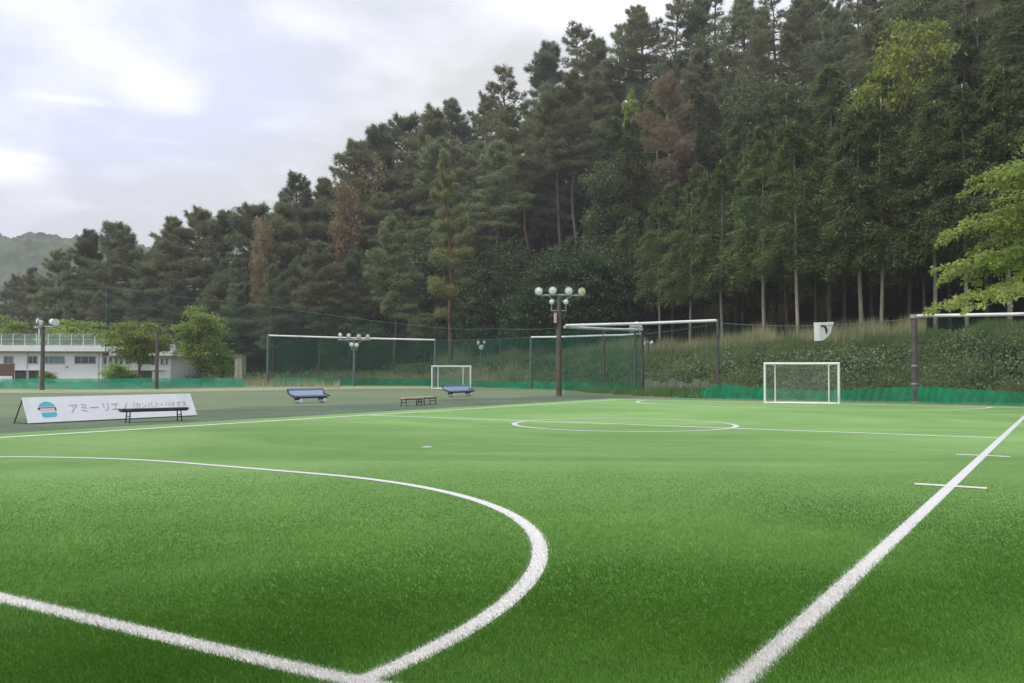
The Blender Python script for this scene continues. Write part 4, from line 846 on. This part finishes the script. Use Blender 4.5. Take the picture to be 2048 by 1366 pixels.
# lamp cluster on the net corner and the two small lamps beyond
gO = gd; k = gO[1]/F; zc = D(1270, 655, gO[1])[2]
e = empty('floodlight_post', (G(1270, 786)[0], gO[1]+.5, 0)); tag(e, 'pale corner floodlight with hooded side-on lamps at the fence bend', 'floodlight', 'floodlight posts round the yard')
m = MB(); m.tube([(0, 0, -.1), (0, 0, zc)], [.09, .07], 10); m.build('pole', M['post_green'], e, True)
m = MB(); m.tube([(-.35, -.15, zc+.1), (.1, -.15, zc+.16), (.42, -.15, zc-.02)], [.2, .26, .12], 12); m.build('lamp_hood', M['lamp_white'], e, True)
lamp_head(e, (-.28, -.2, zc-.12), (-.5, -1, -.4), .2, .24); lamp_head(e, (.3, -.2, zc-.22), (.5, -1, -.4), .13, .2)
m = MB(); m.tube([(.3, -.1, zc-.2), (.52, -.1, zc-.3), (.55, -.1, zc-.75)], .035, 6); m.lathe((.55, -.1, zc-.95), (0, 0, 1), [(0, .02), (.05, .12), (.17, .12), (.22, .03)], 12); m.build('bracket', M['lamp_white'], e, True)
def twin(px, py, y, base, label, s, ps):
    c = D(px, py, y); e = empty('floodlight_post', (c[0], y, base)); tag(e, label, 'floodlight', 'floodlight posts round the yard')
    m = MB(); m.tube([(0, 0, -.1), (0, 0, c[2]-base)], [.06, .05], 8); m.build('pole', M['post_green'], e, True); z = c[2]-base
    for dx, dz, rr in ps: lamp_head(e, (dx*s, -.1, z+dz*s), (dx, -1, -.15), rr*s, rr*s)
    m = MB(); m.tube([(min(p[0] for p in ps)*s, 0, z), (max(p[0] for p in ps)*s, 0, z)], .03, 6); m.build('cross_arm', M['grey_metal'], e, True)
x_, y_ = along(1297, 5.5); twin(1297, 686, y_, float(terr(np.array([x_]), np.array([y_]))[0]), 'short twin white lamp on the grassy bank right of the corner floodlight', .1, [(-3.6, .0, 2.2), (3.2, -.2, 2.2)])
twin(962, 690, 86.5, 0, 'thin post with three small white lamps right of the distant goal', .1, [(-2.8, 2.0, 2.0), (3.6, 2.4, 1.6), (.2, -2.2, 2.3)])
# white sign with a black hook mark, hung on the fence top
c = [(1628, 645), (1668, 644), (1664, 655), (1662, 665), (1655, 674), (1646, 681), (1629, 682)]
ys = gb[1]+(ga[1]-gb[1])*.47
W_ = [D(px, py, ys-.12) for px, py in c]; m = MB(); n = len(W_); m.add([tuple(p) for p in W_]+[tuple(p+np.array([0, .04, 0])) for p in W_], [tuple(range(n)), tuple(range(2*n-1, n-1, -1))]+[(i, (i+1) % n, n+(i+1) % n, n+i) for i in range(n)])
sg = m.build('hanging_sign', M['white']); tag(sg, 'white cut-corner sign with a black hooked mark hung high on the fence', 'sign')
mk = [(1642, 650.5), (1647, 650), (1653, 653), (1655.5, 660), (1653.5, 667), (1652, 668), (1650, 658), (1648.5, 654.5), (1642.5, 653.5)]
m = MB(); Wm = [D(px, py, ys-.135) for px, py in mk]; n = len(Wm); m.add([tuple(p) for p in Wm]+[tuple(p+np.array([0, .012, 0])) for p in Wm], [tuple(range(n)), tuple(range(2*n-1, n-1, -1))]+[(i, (i+1) % n, n+(i+1) % n, n+i) for i in range(n)])
m.build('hooked_mark', M['black'], sg)

# ---------------- benches
def bench(label, a, b, h, depth, seat, leg, lean=None, n_leg=2, thick=.05, group=None, feet=None):
    c = (a+b)/2; v = b-a; rz = math.atan2(v[1], v[0]); w = np.linalg.norm(v); e = empty('bench', (c[0], c[1], 0), rz); tag(e, label, 'bench', group)
    m = MB(); m.box((0, 0, h-thick/2), (w, depth, thick), 0, .02); m.build('seat', M[seat], e)
    m = MB(); m.box((0, 0, h-thick-.02), (w*.97, depth*.8, .035)); m.build('seat_frame', M[leg], e)
    for sx in (-1, 1):
        x = sx*(w/2-w*.12)
        for sy in (-1, 1):
            m = MB(); m.tube([(x+sx*.02, sy*(depth/2-.03), 0), (x, sy*(depth/2-.05), h-thick-.03)], .018, 8); m.tube([(x+sx*.02, sy*(depth/2-.03), 0), (x+sx*.02, sy*(depth/2-.03), .015)], .03, 8); m.build('leg', M[leg], e, True)
        m = MB(); m.tube([(x, -depth/2+.05, h*.45), (x, depth/2-.05, h*.45)], .014, 6); m.build('stretcher', M[leg], e, True)
    return e
bl, br = G(240, 845.5), G(373, 840.5)
bench('long black bench on thin legs in front of the sponsor board', bl, br, .38, .34, 'dark_wood', 'black', thick=.055, group='low backless benches')
b1 = bench('low worn bench with tan top, left of the pair by the yard edge', G(803, 812), G(842, 810.5), .33, .36, 'tan_wood', 'black', group='low backless benches')
b2 = bench('low worn bench with tan top, right of the pair by the yard edge', G(839, 810.2), G(869, 808), .34, .36, 'tan_wood', 'black', group='low backless benches')
def blue_bench(label, a, b):
    c = (a+b)/2; v = b-a; rz = math.atan2(v[1], v[0]); w = np.linalg.norm(v); e = empty('blue_bench', (c[0], c[1], 0), rz); tag(e, label, 'bench', 'blue benches on the yard')
    m = MB(); m.box((.03, .26, .60), (w, .06, .10), 0, .02); m.build('backrest', M['blue'], e)
    m = MB(); m.box((.03, .20, .45), (w*.94, .03, .19), 0, .01); m.build('back_panel', M['blue_pale'], e)
    m = MB(); m.box((0, 0, .30), (w*.95, .34, .08), 0, .03); m.build('seat', M['blue'], e)
    m = MB(); m.box((0, -.16, .245), (w*.9, .05, .07), 0, .01); m.build('seat_edge', M['black'], e)
    for sx in (-1, 1):
        m = MB(); m.tube([(sx*(w*.5), -.2, .3), (sx*(w*.5+.01), .2, .42), (sx*(w*.5), .28, .62)], .035, 8); m.build('side_frame', M['black'], e, True)
        m = MB(); m.box((sx*w*.34, 0, .17), (.1, .34, .16), 0, .02); m.build('leg', M['black'], e)
        m = MB(); m.lathe((sx*w*.34+.04, -.2, .10), (0, -1, 0), [(-.3, .02), (-.3, .10), (0, .10), (.01, .06), (.012, .01)], 14); m.build('foot_block', M['white'], e, True)
    return e
blue_bench('blue bench with backrest out on the yard, left of the pair', G(583, 807), G(653, 804.5))
blue_bench('blue bench with backrest in front of the distant small goal', G(893, 794), G(944, 791.5))

# ---------------- sponsor board
def build_board():
    a, b = G(57, 848.5), G(394, 832); v = b-a; rz = math.atan2(v[1], v[0]); w = np.linalg.norm(v); c = (a+b)/2
    e = empty('sponsor_board', (c[0], c[1], 0), rz); tag(e, 'long white A-frame sponsor board with a cyan emblem beside the touchline', 'sign board')
    hb = D(45, 797, a[1]+.25)[2]; back = .34; L = math.hypot(hb, back); ta_ = math.atan2(back, hb)
    def onp(x, u, off=0.0):        # point on the leaning face: u up along the face, off outwards
        return (x, back*u/L-math.cos(ta_)*off, hb*u/L+math.sin(ta_)*off*1.0+.03)
    def slab(pts, off, th, name, mat, par):
        n = len(pts); m = MB(); m.add([onp(x, u, off) for x, u in pts]+[onp(x, u, off-th) for x, u in pts], [tuple(range(n)), tuple(range(2*n-1, n-1, -1))]+[(i, (i+1) % n, n+(i+1) % n, n+i) for i in range(n)]); return m.build(name, M[mat], par)
    h = w/2; pn = slab([(-h, 0), (h, 0), (h, L), (-h, L)], 0, .03, 'panel', 'board', e)
    m = MB(); q = [onp(-h+.02, .01, -.045), onp(h-.02, .01, -.045), onp(h-.02, L-.02, -.045), onp(-h+.02, L-.02, -.045)]
    m.tube(q+[q[0]], .016, 6); m.build('panel_frame', M['black'], e)
    for x in (-h+.03, -h/3, h/3, h-.03):
        m = MB(); m.tube([(x, back+.03, hb-.03), (x, back+.42, 0.0)], .018, 6); m.tube([(x, back+.40, .02), (x, .02, .02)], .012, 6); m.build('leg', M['black'], e, True)
    # emblem: cyan cap, pale band with dark ends, cyan foot
    ex, eu, er = -h+.115*w, L*.50, L*.31
    def arc(a0, a1, n=20, r=er, sy=1.0): return [(ex+r*1.12*math.cos(t), eu+r*sy*math.sin(t)) for t in np.linspace(a0, a1, n)]
    em = slab(arc(R(22), R(158)), .004, .006, 'emblem', 'cyan', e)
    slab([(ex-er*.9, eu-er*.38), (ex-er*.78, eu-er*1.0), (ex+er*.62, eu-er*1.0), (ex+er*.95, eu-er*.85), (ex+er*.95, eu-er*.38)], .004, .006, 'emblem_foot', 'cyan', em)
    slab([(ex-er*.95, eu-er*.22), (ex+er*.9, eu-er*.22), (ex+er*.9, eu+er*.22), (ex-er*.95, eu+er*.22)], .004, .006, 'emblem_band', 'pink_print', em)
    slab([(ex-er*1.15, eu+er*.18), (ex+er*1.0, eu+er*.18), (ex+er*1.0, eu+er*.27), (ex-er*1.1, eu+er*.27)], .006, .004, 'emblem_stroke', 'ink_dark', em)
    slab([(ex-er*1.2, eu+er*.06), (ex-er*.95, eu-.02), (ex-er*.92, eu+er*.18), (ex-er*1.15, eu+er*.2)], .007, .004, 'emblem_stroke', 'ink_dark', em)
    slab([(ex+er*.86, eu-er*.2), (ex+er*1.02, eu-er*.2), (ex+er*1.02, eu+er*.2), (ex+er*.86, eu+er*.2)], .007, .004, 'emblem_stroke', 'ink_dark', em)
    # faded lettering
    def word(txt, x, u, size, mat):
        cu = bpy.data.curves.new('lettering', 'FONT'); cu.body = txt; cu.size = size; cu.extrude = .002; o = bpy.data.objects.new('tmp', cu); COL.objects.link(o)
        bpy.context.view_layer.update(); me = bpy.data.meshes.new_from_object(o.evaluated_get(bpy.context.evaluated_depsgraph_get())); bpy.data.objects.remove(o)
        if not len(me.vertices): return
        for vv in me.vertices:
            p = onp(x+vv.co.x, u+vv.co.y, .004+vv.co.z); vv.co = p
        me.update(); me.materials.clear(); link('lettering', me, M[mat], pn)
    k = w/5.9
    word('アミー', -h+.225*w, L*.36, .058*w, 'ink'); word('リエノ', -h+.41*w, L*.38, .056*w, 'ink'); word('（カンバノ・ハイクス', -h+.575*w, L*.44, .038*w, 'ink')
build_board()

# ---------------- clubhouse
def build_club():
    y0 = 104.0; k = y0/F; X = lambda px: (px-1024)*k; Zp = lambda py, px=150: D(px, py, y0)[2]
    e = empty('clubhouse', (X(150), y0, 0)); tag(e, 'long white two-storey clubhouse with flat roof behind the low green net', 'building'); ox = X(150)
    def bx(name, x0, x1, z0, z1, yf, dep, mat, par=None, bev=0):
        m = MB(); m.box(((X(x0)+X(x1))/2-ox, yf+dep/2, (z0+z1)/2), (X(x1)-X(x0), dep, z1-z0), 0, bev); return m.build(name, M[mat], par or e)
    zt, ze = Zp(691), Zp(703); zr, zr2 = Zp(702.5), Zp(711)
    w1 = bx('wall', -260, 204, -.3, ze, 0, 9, 'wall_white'); w2 = bx('wall', 204.3, 340, -.3, zr2, .25, 8.7, 'wall_white')
    bx('roof', -262, 222, ze+.004, zt, -.9, 10.5, 'roof_white'); bx('eave', -261, 221, ze-.13, ze, -.75, .72, 'eave'); bx('roof', 222.3, 349, zr2+.004, zr, -.6, 9.9, 'roof_white')
    bx('eave', 223, 347, zr2-.1, zr2, -.45, .66, 'eave')
    def win(x0, x1, y0_, y1_, wall, n=2, yf=0.0, mat='window_dark', hang=.03):
        z0, z1 = Zp(y1_, (x0+x1)/2), Zp(y0_, (x0+x1)/2); xa, xb = X(x0)-ox, X(x1)-ox
        m = MB(); fwid = .05; yy = yf-hang
        m.box(((xa+xb)/2, yy, z1), (xb-xa, .10, fwid)); m.box(((xa+xb)/2, yy, z0-.01), (xb-xa+.1, .16, fwid))
        for i in range(n+1): m.box((xa+(xb-xa)*i/n, yy-.002, (z0+z1)/2), (fwid, .09, z1-z0-fwid-.004))
        f = m.build('window', M['frame'], e)
        m = MB(); m.box(((xa+xb)/2, yf-.012, (z0+z1)/2), (xb-xa-.02, .02, z1-z0-.02)); m.build('pane', M[mat], f)
    for x0, x1, n, mt in ((8, 27, 2, 'window_blue'), (57, 75, 2, 'window_dark'), (88, 130, 4, 'window_blue'), (150, 192, 3, 'window_dark'), (-60, -20, 3, 'window_blue'), (-130, -90, 3, 'window_dark')): win(x0, x1, 712.5, 727, w1, n, 0, mt)
    for x0, x1, y_, y2 in ((206, 212, 713, 727), (217, 223, 714, 727), (228, 234, 714, 728), (238, 244, 714, 728), (250, 262, 717, 728), (272, 278, 720, 728), (282, 289, 720, 728), (295, 309, 716, 728), (320.5, 325, 717, 729), (330.5, 334.5, 717, 729)): win(x0, x1, y_, y2, w2, 1, .25, 'window_dark')
    bx('ground_floor_recess_shade', 31, 54, -.2, Zp(741), -.02, .05, 'recess_shade'); bx('ground_floor_recess_shade', 58, 78, -.2, Zp(741), -.02, .05, 'recess_shade'); bx('ground_floor_recess_shade', 245, 303, -.2, Zp(741, 270), .22, .06, 'recess_shade')  # flat dark panels on the wall, recess shade put into their colour
    bx('ledge', 28, 84, Zp(741)+.01, Zp(739), -.35, .34, 'wall_white'); bx('ledge', 244, 330, Zp(741, 280)+.01, Zp(739.5, 280), -.12, .36, 'wall_white')
    m = MB(); m.tube([(X(198)-ox, -.06, 0), (X(198)-ox, -.06, ze)], .05, 8); m.tube([(X(55)-ox, -.06, 0), (X(55)-ox, -.06, ze)], .05, 8); m.build('downpipe', M['frame'], e, True)
    m = MB(); m.lathe((X(135)-ox, -.05, Zp(734)), (0, -1, 0), [(0, .12), (.06, .12), (.08, .02)], 12); m.build('vent', M['grey_metal'], e, True)
    m = MB(); m.box((X(328)-ox, 3, zr+.45), (.7, .7, .9), 0, .05); m.build('roof_tank', M['grey_metal'], e)
    # roof fence: a thing of its own standing on the roof
    fe = empty('roof_fence', (ox, y0, zt)); tag(fe, 'green mesh fence with pale posts along the clubhouse roof', 'fence'); zf = Zp(668.5)-zt
    for px in np.arange(-250, 222, 23.3):
        m = MB(); m.tube([(X(px)-ox, -.4, 0), (X(px)-ox, -.4, zf)], .04, 6); m.build('post', M['lamp_glass'], fe, True)
    for z in (zf-.02, zf*.5, .12):
        m = MB(); m.tube([(X(-250)-ox, -.4, z), (X(218)-ox, -.4, z)], .02, 6); m.build('rail', M['grey_metal'], fe, True)
    m = MB(); m.add([(X(-250)-ox, -.38, .05), (X(218)-ox, -.38, .05), (X(218)-ox, -.38, zf), (X(-250)-ox, -.38, zf)], [(0, 1, 2, 3)]); m.build('mesh_panel', M['roof_mesh'], fe)
    an = empty('antenna_mast', (X(59), y0+2, zt)); tag(an, 'thin pale mast with a short crosspiece on the clubhouse roof', 'mast'); hz = Zp(640)-zt
    m = MB(); m.tube([(0, 0, 0), (0, 0, hz)], .06, 6); m.build('mast', M['lamp_glass'], an, True); m = MB(); m.tube([(-.6, 0, hz*.72), (.55, 0, hz*.74)], .035, 6); m.build('crosspiece', M['lamp_glass'], an, True)
M['roof_mesh'] = netmat('roof_mesh', (.30, .46, .40), .42)
build_club()
a, b = D(-40, 760, 88), D(28, 760, 88); e = empty('brown_sign', (0, 0, 0)); tag(e, 'brown boarded panel on dark posts at the left edge', 'sign board')
m = MB(); z0, z1 = D(0, 752, 88)[2], D(0, 727.5, 88)[2]; m.box(((a[0]+b[0])/2, 88, (z0+z1)/2), (b[0]-a[0], .08, z1-z0)); m.build('panel', M['brown_panel'], e)
for x in (b[0]-.12, a[0]+.2): m = MB(); m.box((x, 88.1, z1/2), (.16, .1, z1+.1)); m.build('post', M['post_red'], e)
a = D(476, 760, 100); e = empty('pale_hut', (a[0], 100, 0)); tag(e, 'small cream hut half hidden by trees right of the clubhouse', 'hut')
zt = D(474, 711, 100)[2]; m = MB(); m.box((0, .8, zt/2), (.8, 1.6, zt)); m.build('wall', M['cream'], e); m = MB(); m.box((0, .8, zt+.06), (1.0, 1.9, .10), 0, .02); m.build('roof', M['eave'], e); m = MB(); m.box((-.1, -.02, zt*.45), (.12, .05, zt*.8)); m.build('door_frame', M['frame'], e)

# ---------------- growth on the bank
def scatter(n, pxa, pxb, sa, sb, pw=1.0):
    px = pxa+(pxb-pxa)*rng.random(n)
    xs, ys = [], []
    cols = np.linspace(pxa, pxb, 240); dgrid = np.linspace(38, 150, 900); sd = np.stack([base_dist((c-1024)/F*dgrid, dgrid) for c in cols])
    s = sa+(sb-sa)*rng.random(n)**pw; ci = np.clip(((px-pxa)/(pxb-pxa)*239), 0, 238.999); c0 = ci.astype(int)
    out = np.empty(n)
    for c in range(240):
        mk_ = np.where(c0 == c)[0]
        if len(mk_): o_ = np.argsort(sd[c]); out[mk_] = np.interp(s[mk_], np.maximum.accumulate(sd[c]), dgrid)
    d = out; x = (px-1024)/F*d; z = terr(x, d); return x, d, np.maximum(z, 0), s, px
def tag_stuff(o, label, cat): tag(o, label, cat, kind='stuff')
M['vine'] = leafmat('bank_vines', (.145, .205, .078), (.245, .30, .125), .48, vary=0, scale=.7)
M['weed'] = leafmat('fresh_weeds', (.10, .22, .06), (.18, .31, .085), .4, vary=0, scale=.8)
M['straw'] = leafmat('dry_straw_grass', (.33, .33, .165), (.52, .47, .28), .4, vary=0, scale=.5)
M['petal'] = plain('white_petals', (.50, .51, .47), .7, .1, 9)
def build_growth():
    # leafy cover of the bank: low mats of small leaves and arching stems, thinner towards the crest
    n = 8500; x, y, z, s, px = scatter(n, 800, 2320, -.3, 6.6); hp = tint_noise(x+100, y+40, 1.4, 21)*np.clip((px-760)/300, .2, 1)*np.interp(s, [0, 2, 5, 6.6], [.5, .75, .45, .2])
    per = 8; C = np.stack([x, y, z+hp*.6], 1); C = np.repeat(C, per, 0)+rng.standard_normal((n*per, 3))*np.array([.28, .28, .11])
    C[:, 2] = np.maximum(C[:, 2], .03); Dr = unit(rng.standard_normal((len(C), 3))+np.array([0, -.6, .3])); V, Q = leaf_quads(C, Dr, rng, .17, .10, .3, .45)
    o = link('undergrowth', fast_mesh('undergrowth', V, Q), M['vine']); tag_stuff(o, 'dull green vines and weeds covering the bank below the forest', 'undergrowth')
    # under the left trees too, sparser
    n = 3000; x, y, z, s, px = scatter(n, -150, 900, -.5, 9); C = np.repeat(np.stack([x, y, z+.25], 1), 8, 0)+rng.standard_normal((n*8, 3))*np.array([.45, .45, .22]); C[:, 2] = np.maximum(C[:, 2], .03)
    V, Q = leaf_quads(C, unit(rng.standard_normal((len(C), 3))+np.array([0, -.5, .5])), rng, .30, .18, .3, .5)
    o = link('undergrowth', fast_mesh('undergrowth', V, Q), M['vine']); tag_stuff(o, 'low green scrub at the foot of the left trees', 'undergrowth')
    # tall dry grass on the crest
    def blades(n, pxa, pxb, sa, sb, h0, h1, mat, label, wd=.03, lean=.35, mask=None):
        x, y, z, s, px = scatter(n, pxa, pxb, sa, sb); cl = tint_noise(x+9, y+33, 1.3, 5); k_ = cl > rng.random(n)*.75+.1
        x, y, z, cl = x[k_], y[k_], z[k_], cl[k_]; n = len(x); h = (h0+(h1-h0)*rng.random(n))*(.5+cl); a_ = rng.random(n)*6.28; l = lean*rng.random(n)
        tx, ty = x+np.cos(a_)*h*l, y+np.sin(a_)*h*l; w = wd*(.6+.8*rng.random(n)); fa = rng.random(n)*6.28; bx, by = np.cos(fa)*w/2, np.sin(fa)*w/2
        V = np.stack([np.stack([x-bx, y-by, z-.05], 1), np.stack([x+bx, y+by, z-.05], 1), np.stack([tx, ty, z+h], 1)], 1).reshape(-1, 3)
        o = link('tall_grass', fast_mesh('tall_grass', V, np.arange(len(V)).reshape(-1, 3)), M[mat]); tag_stuff(o, label, 'grass')
    blades(60000, 860, 1850, 5.6, 10.5, .45, 1.35, 'straw', 'tall dry straw-coloured grass along the crest of the bank')
    blades(16000, 1840, 2320, 5.5, 9, .25, .6, 'weed', 'short green grass on the bank crest behind the thick post')
    blades(30000, 850, 1850, 4.6, 8.5, .3, .8, 'vine', 'grey-green grass hanging over the upper bank')
    blades(70000, 1000, 2320, -.2, 6.8, .25, .7, 'vine', 'long arching grass growing through the bank cover', lean=.9)
    blades(14000, 850, 1850, 5.0, 7.5, .3, .75, 'weed', 'green grass mixed into the bank crest')
    blades(7000, 430, 680, -15, -2, .25, .75, 'straw', 'dry pale grass tufts round the open corner post of the yard', wd=.04)
    blades(16000, 640, 1060, -.6, 3.5, .3, 1.0, 'straw', 'dry grass tufts along the far end of the yard')
    blades(11000, 1130, 1420, -3.4, -.2, .15, .5, 'weed', 'fresh green weeds at the foot of the bank beside the floodlight', wd=.04)
    blades(5000, -60, 520, -14, -6, .1, .35, 'weed', 'thin weeds along the low net', wd=.04)
    # small white blossoms
    P3 = []
    for pxa, pxb, sa, sb, n in ((1345, 1400, 2.0, 3.6, 40), (1440, 1470, 2.2, 3.6, 22), (1500, 1680, 2.6, 3.8, 45), (1730, 1775, 2.2, 3.8, 26), (1690, 1720, 1, 3, 25)):
        x, y, z, s, px = scatter(n, pxa, pxb, sa, sb); P3.append(np.stack([x, y-.15, z+.55+.25*rng.random(n)], 1))
    P3 = np.vstack(P3); C = np.repeat(P3, 3, 0)+rng.standard_normal((len(P3)*3, 3))*.04; V, Q = leaf_quads(C, unit(rng.standard_normal((len(C), 3))), rng, .07, .055, .1, .8)
    o = link('white_blossoms', fast_mesh('white_blossoms', V, Q), M['petal']); tag_stuff(o, 'tiny white blossoms scattered over the bank', 'flowers')
    # overgrown low wall at the foot of the bank
    M['old_wall'] = plain('mossy_concrete', (.17, .19, .13), .95, .35, 2, bump=.3, dirt=(.09, .12, .06))
    e = empty('retaining_wall', (0, 0, 0)); tag(e, 'low weathered concrete block wall half hidden by weeds below the bank', 'wall')
    a_, b_ = np.array([*axy(1292, 59.0), 0]), np.array([*axy(1440, 53.0), 0]); nn = 9; v = (b_-a_)/nn; rz = math.atan2(v[1], v[0])
    for i in range(nn):
        m = MB(); c = a_+v*(i+.5); h = .95-.12*(i % 3); m.box((c[0], c[1], h/2-.05), (np.linalg.norm(v)-.03, .25, h+.1), rz, .03); m.build('block', M['old_wall'], e)
    # shrubs by the clubhouse
    for (px, y, sc, lab) in ((236, 86, .30, 'round green bush in front of the clubhouse corner'), (262, 88, .22, 'smaller bush right of the round clubhouse bush'), (97, 90, .2, 'small bush at the clubhouse wall beside the lamp post')):
        g = D(px, 760, y); pr = PROTO['mid'][1]; ee = empty('shrub', (g[0], y, -.25)); ee.scale = (sc*1.6, sc*1.6, sc*1.3); link('trunk', pr[0], None, ee); link('crown', pr[1], None, ee); tag(ee, lab, 'bush')
build_growth()

# ---------------- far hills
def far_hill(label, prof, y, dep, col, seed, base=-5):
    m_, nt, b = newmat('far_wood'); a = noise(nt, .035, 5); c = mixc(nt, ramp(nt, a, [(.4, 0.), (.6, 1.)]), col[0], col[1]); nt.links.new(c, b.inputs['Base Color']); b.inputs['Roughness'].default_value = 1; b.inputs['Specular IOR Level'].default_value = 0
    pxs = np.linspace(prof[0][0], prof[-1][0], 420); tops = np.array([D(p, np.interp(p, [q[0] for q in prof], [q[1] for q in prof]), y+dep)[2] for p in pxs]); rows = 90; V = []
    for j in range(rows):
        t = j/(rows-1); yy = y+dep*t*1.6; hh = tops*np.minimum(t*1.6, 1)**.8 if t*1.6 < 1 else tops*(1-(t*1.6-1)*.5)
        xx = (pxs-1024)/F*(y+dep*.6+dep*.4*t)
        bump = (tint_noise(xx*1.0+1000, np.full_like(xx, yy)+1000, 7, seed)-.5)*7+(tint_noise(xx+1000, np.full_like(xx, yy)+500, 2.6, seed+1)-.5)*6+(tint_noise(xx+1000, np.full_like(xx, yy)+500, 60, seed+2)-.5)*22*min(1, t*3)
        V.append(np.stack([xx, np.full_like(xx, yy), base+hh+bump], 1))
    V = np.vstack(V); I = np.arange(len(V)).reshape(rows, -1); Q = np.stack([I[:-1, :-1], I[:-1, 1:], I[1:, 1:], I[1:, :-1]], -1).reshape(-1, 4)
    o = link('hills', fast_mesh('hills', V, Q), m_); tag(o, kind='structure'); return o
far_hill('', [(-500, 400), (-150, 430), (0, 440), (50, 446), (90, 462), (150, 458), (230, 455), (320, 460), (420, 500), (520, 560)], 520, 180, ((.030, .055, .030), (.085, .11, .05)), 31)
far_hill('', [(150, 560), (300, 470), (380, 440), (450, 425), (510, 412), (560, 416), (650, 470), (760, 560)], 900, 220, ((.06, .09, .04), (.14, .17, .08)), 41)

# ---------------- thin air over the valley
def build_haze():
    m = bpy.data.materials.new('thin_haze'); m.use_nodes = True; nt = m.node_tree; nt.nodes.remove(nt.nodes['Principled BSDF'])
    v = nt.nodes.new('ShaderNodeVolumePrincipled'); v.inputs['Color'].default_value = (.93, .95, .97, 1); v.inputs['Density'].default_value = .00052; v.inputs['Anisotropy'].default_value = .1
    nt.links.new(v.outputs[0], nt.nodes['Material Output'].inputs['Volume'])
    m_ = MB(); m_.box((0, 600, 99), (2600, 1700, 202)); o = m_.build('haze', m); tag(o, kind='stuff')
build_haze()
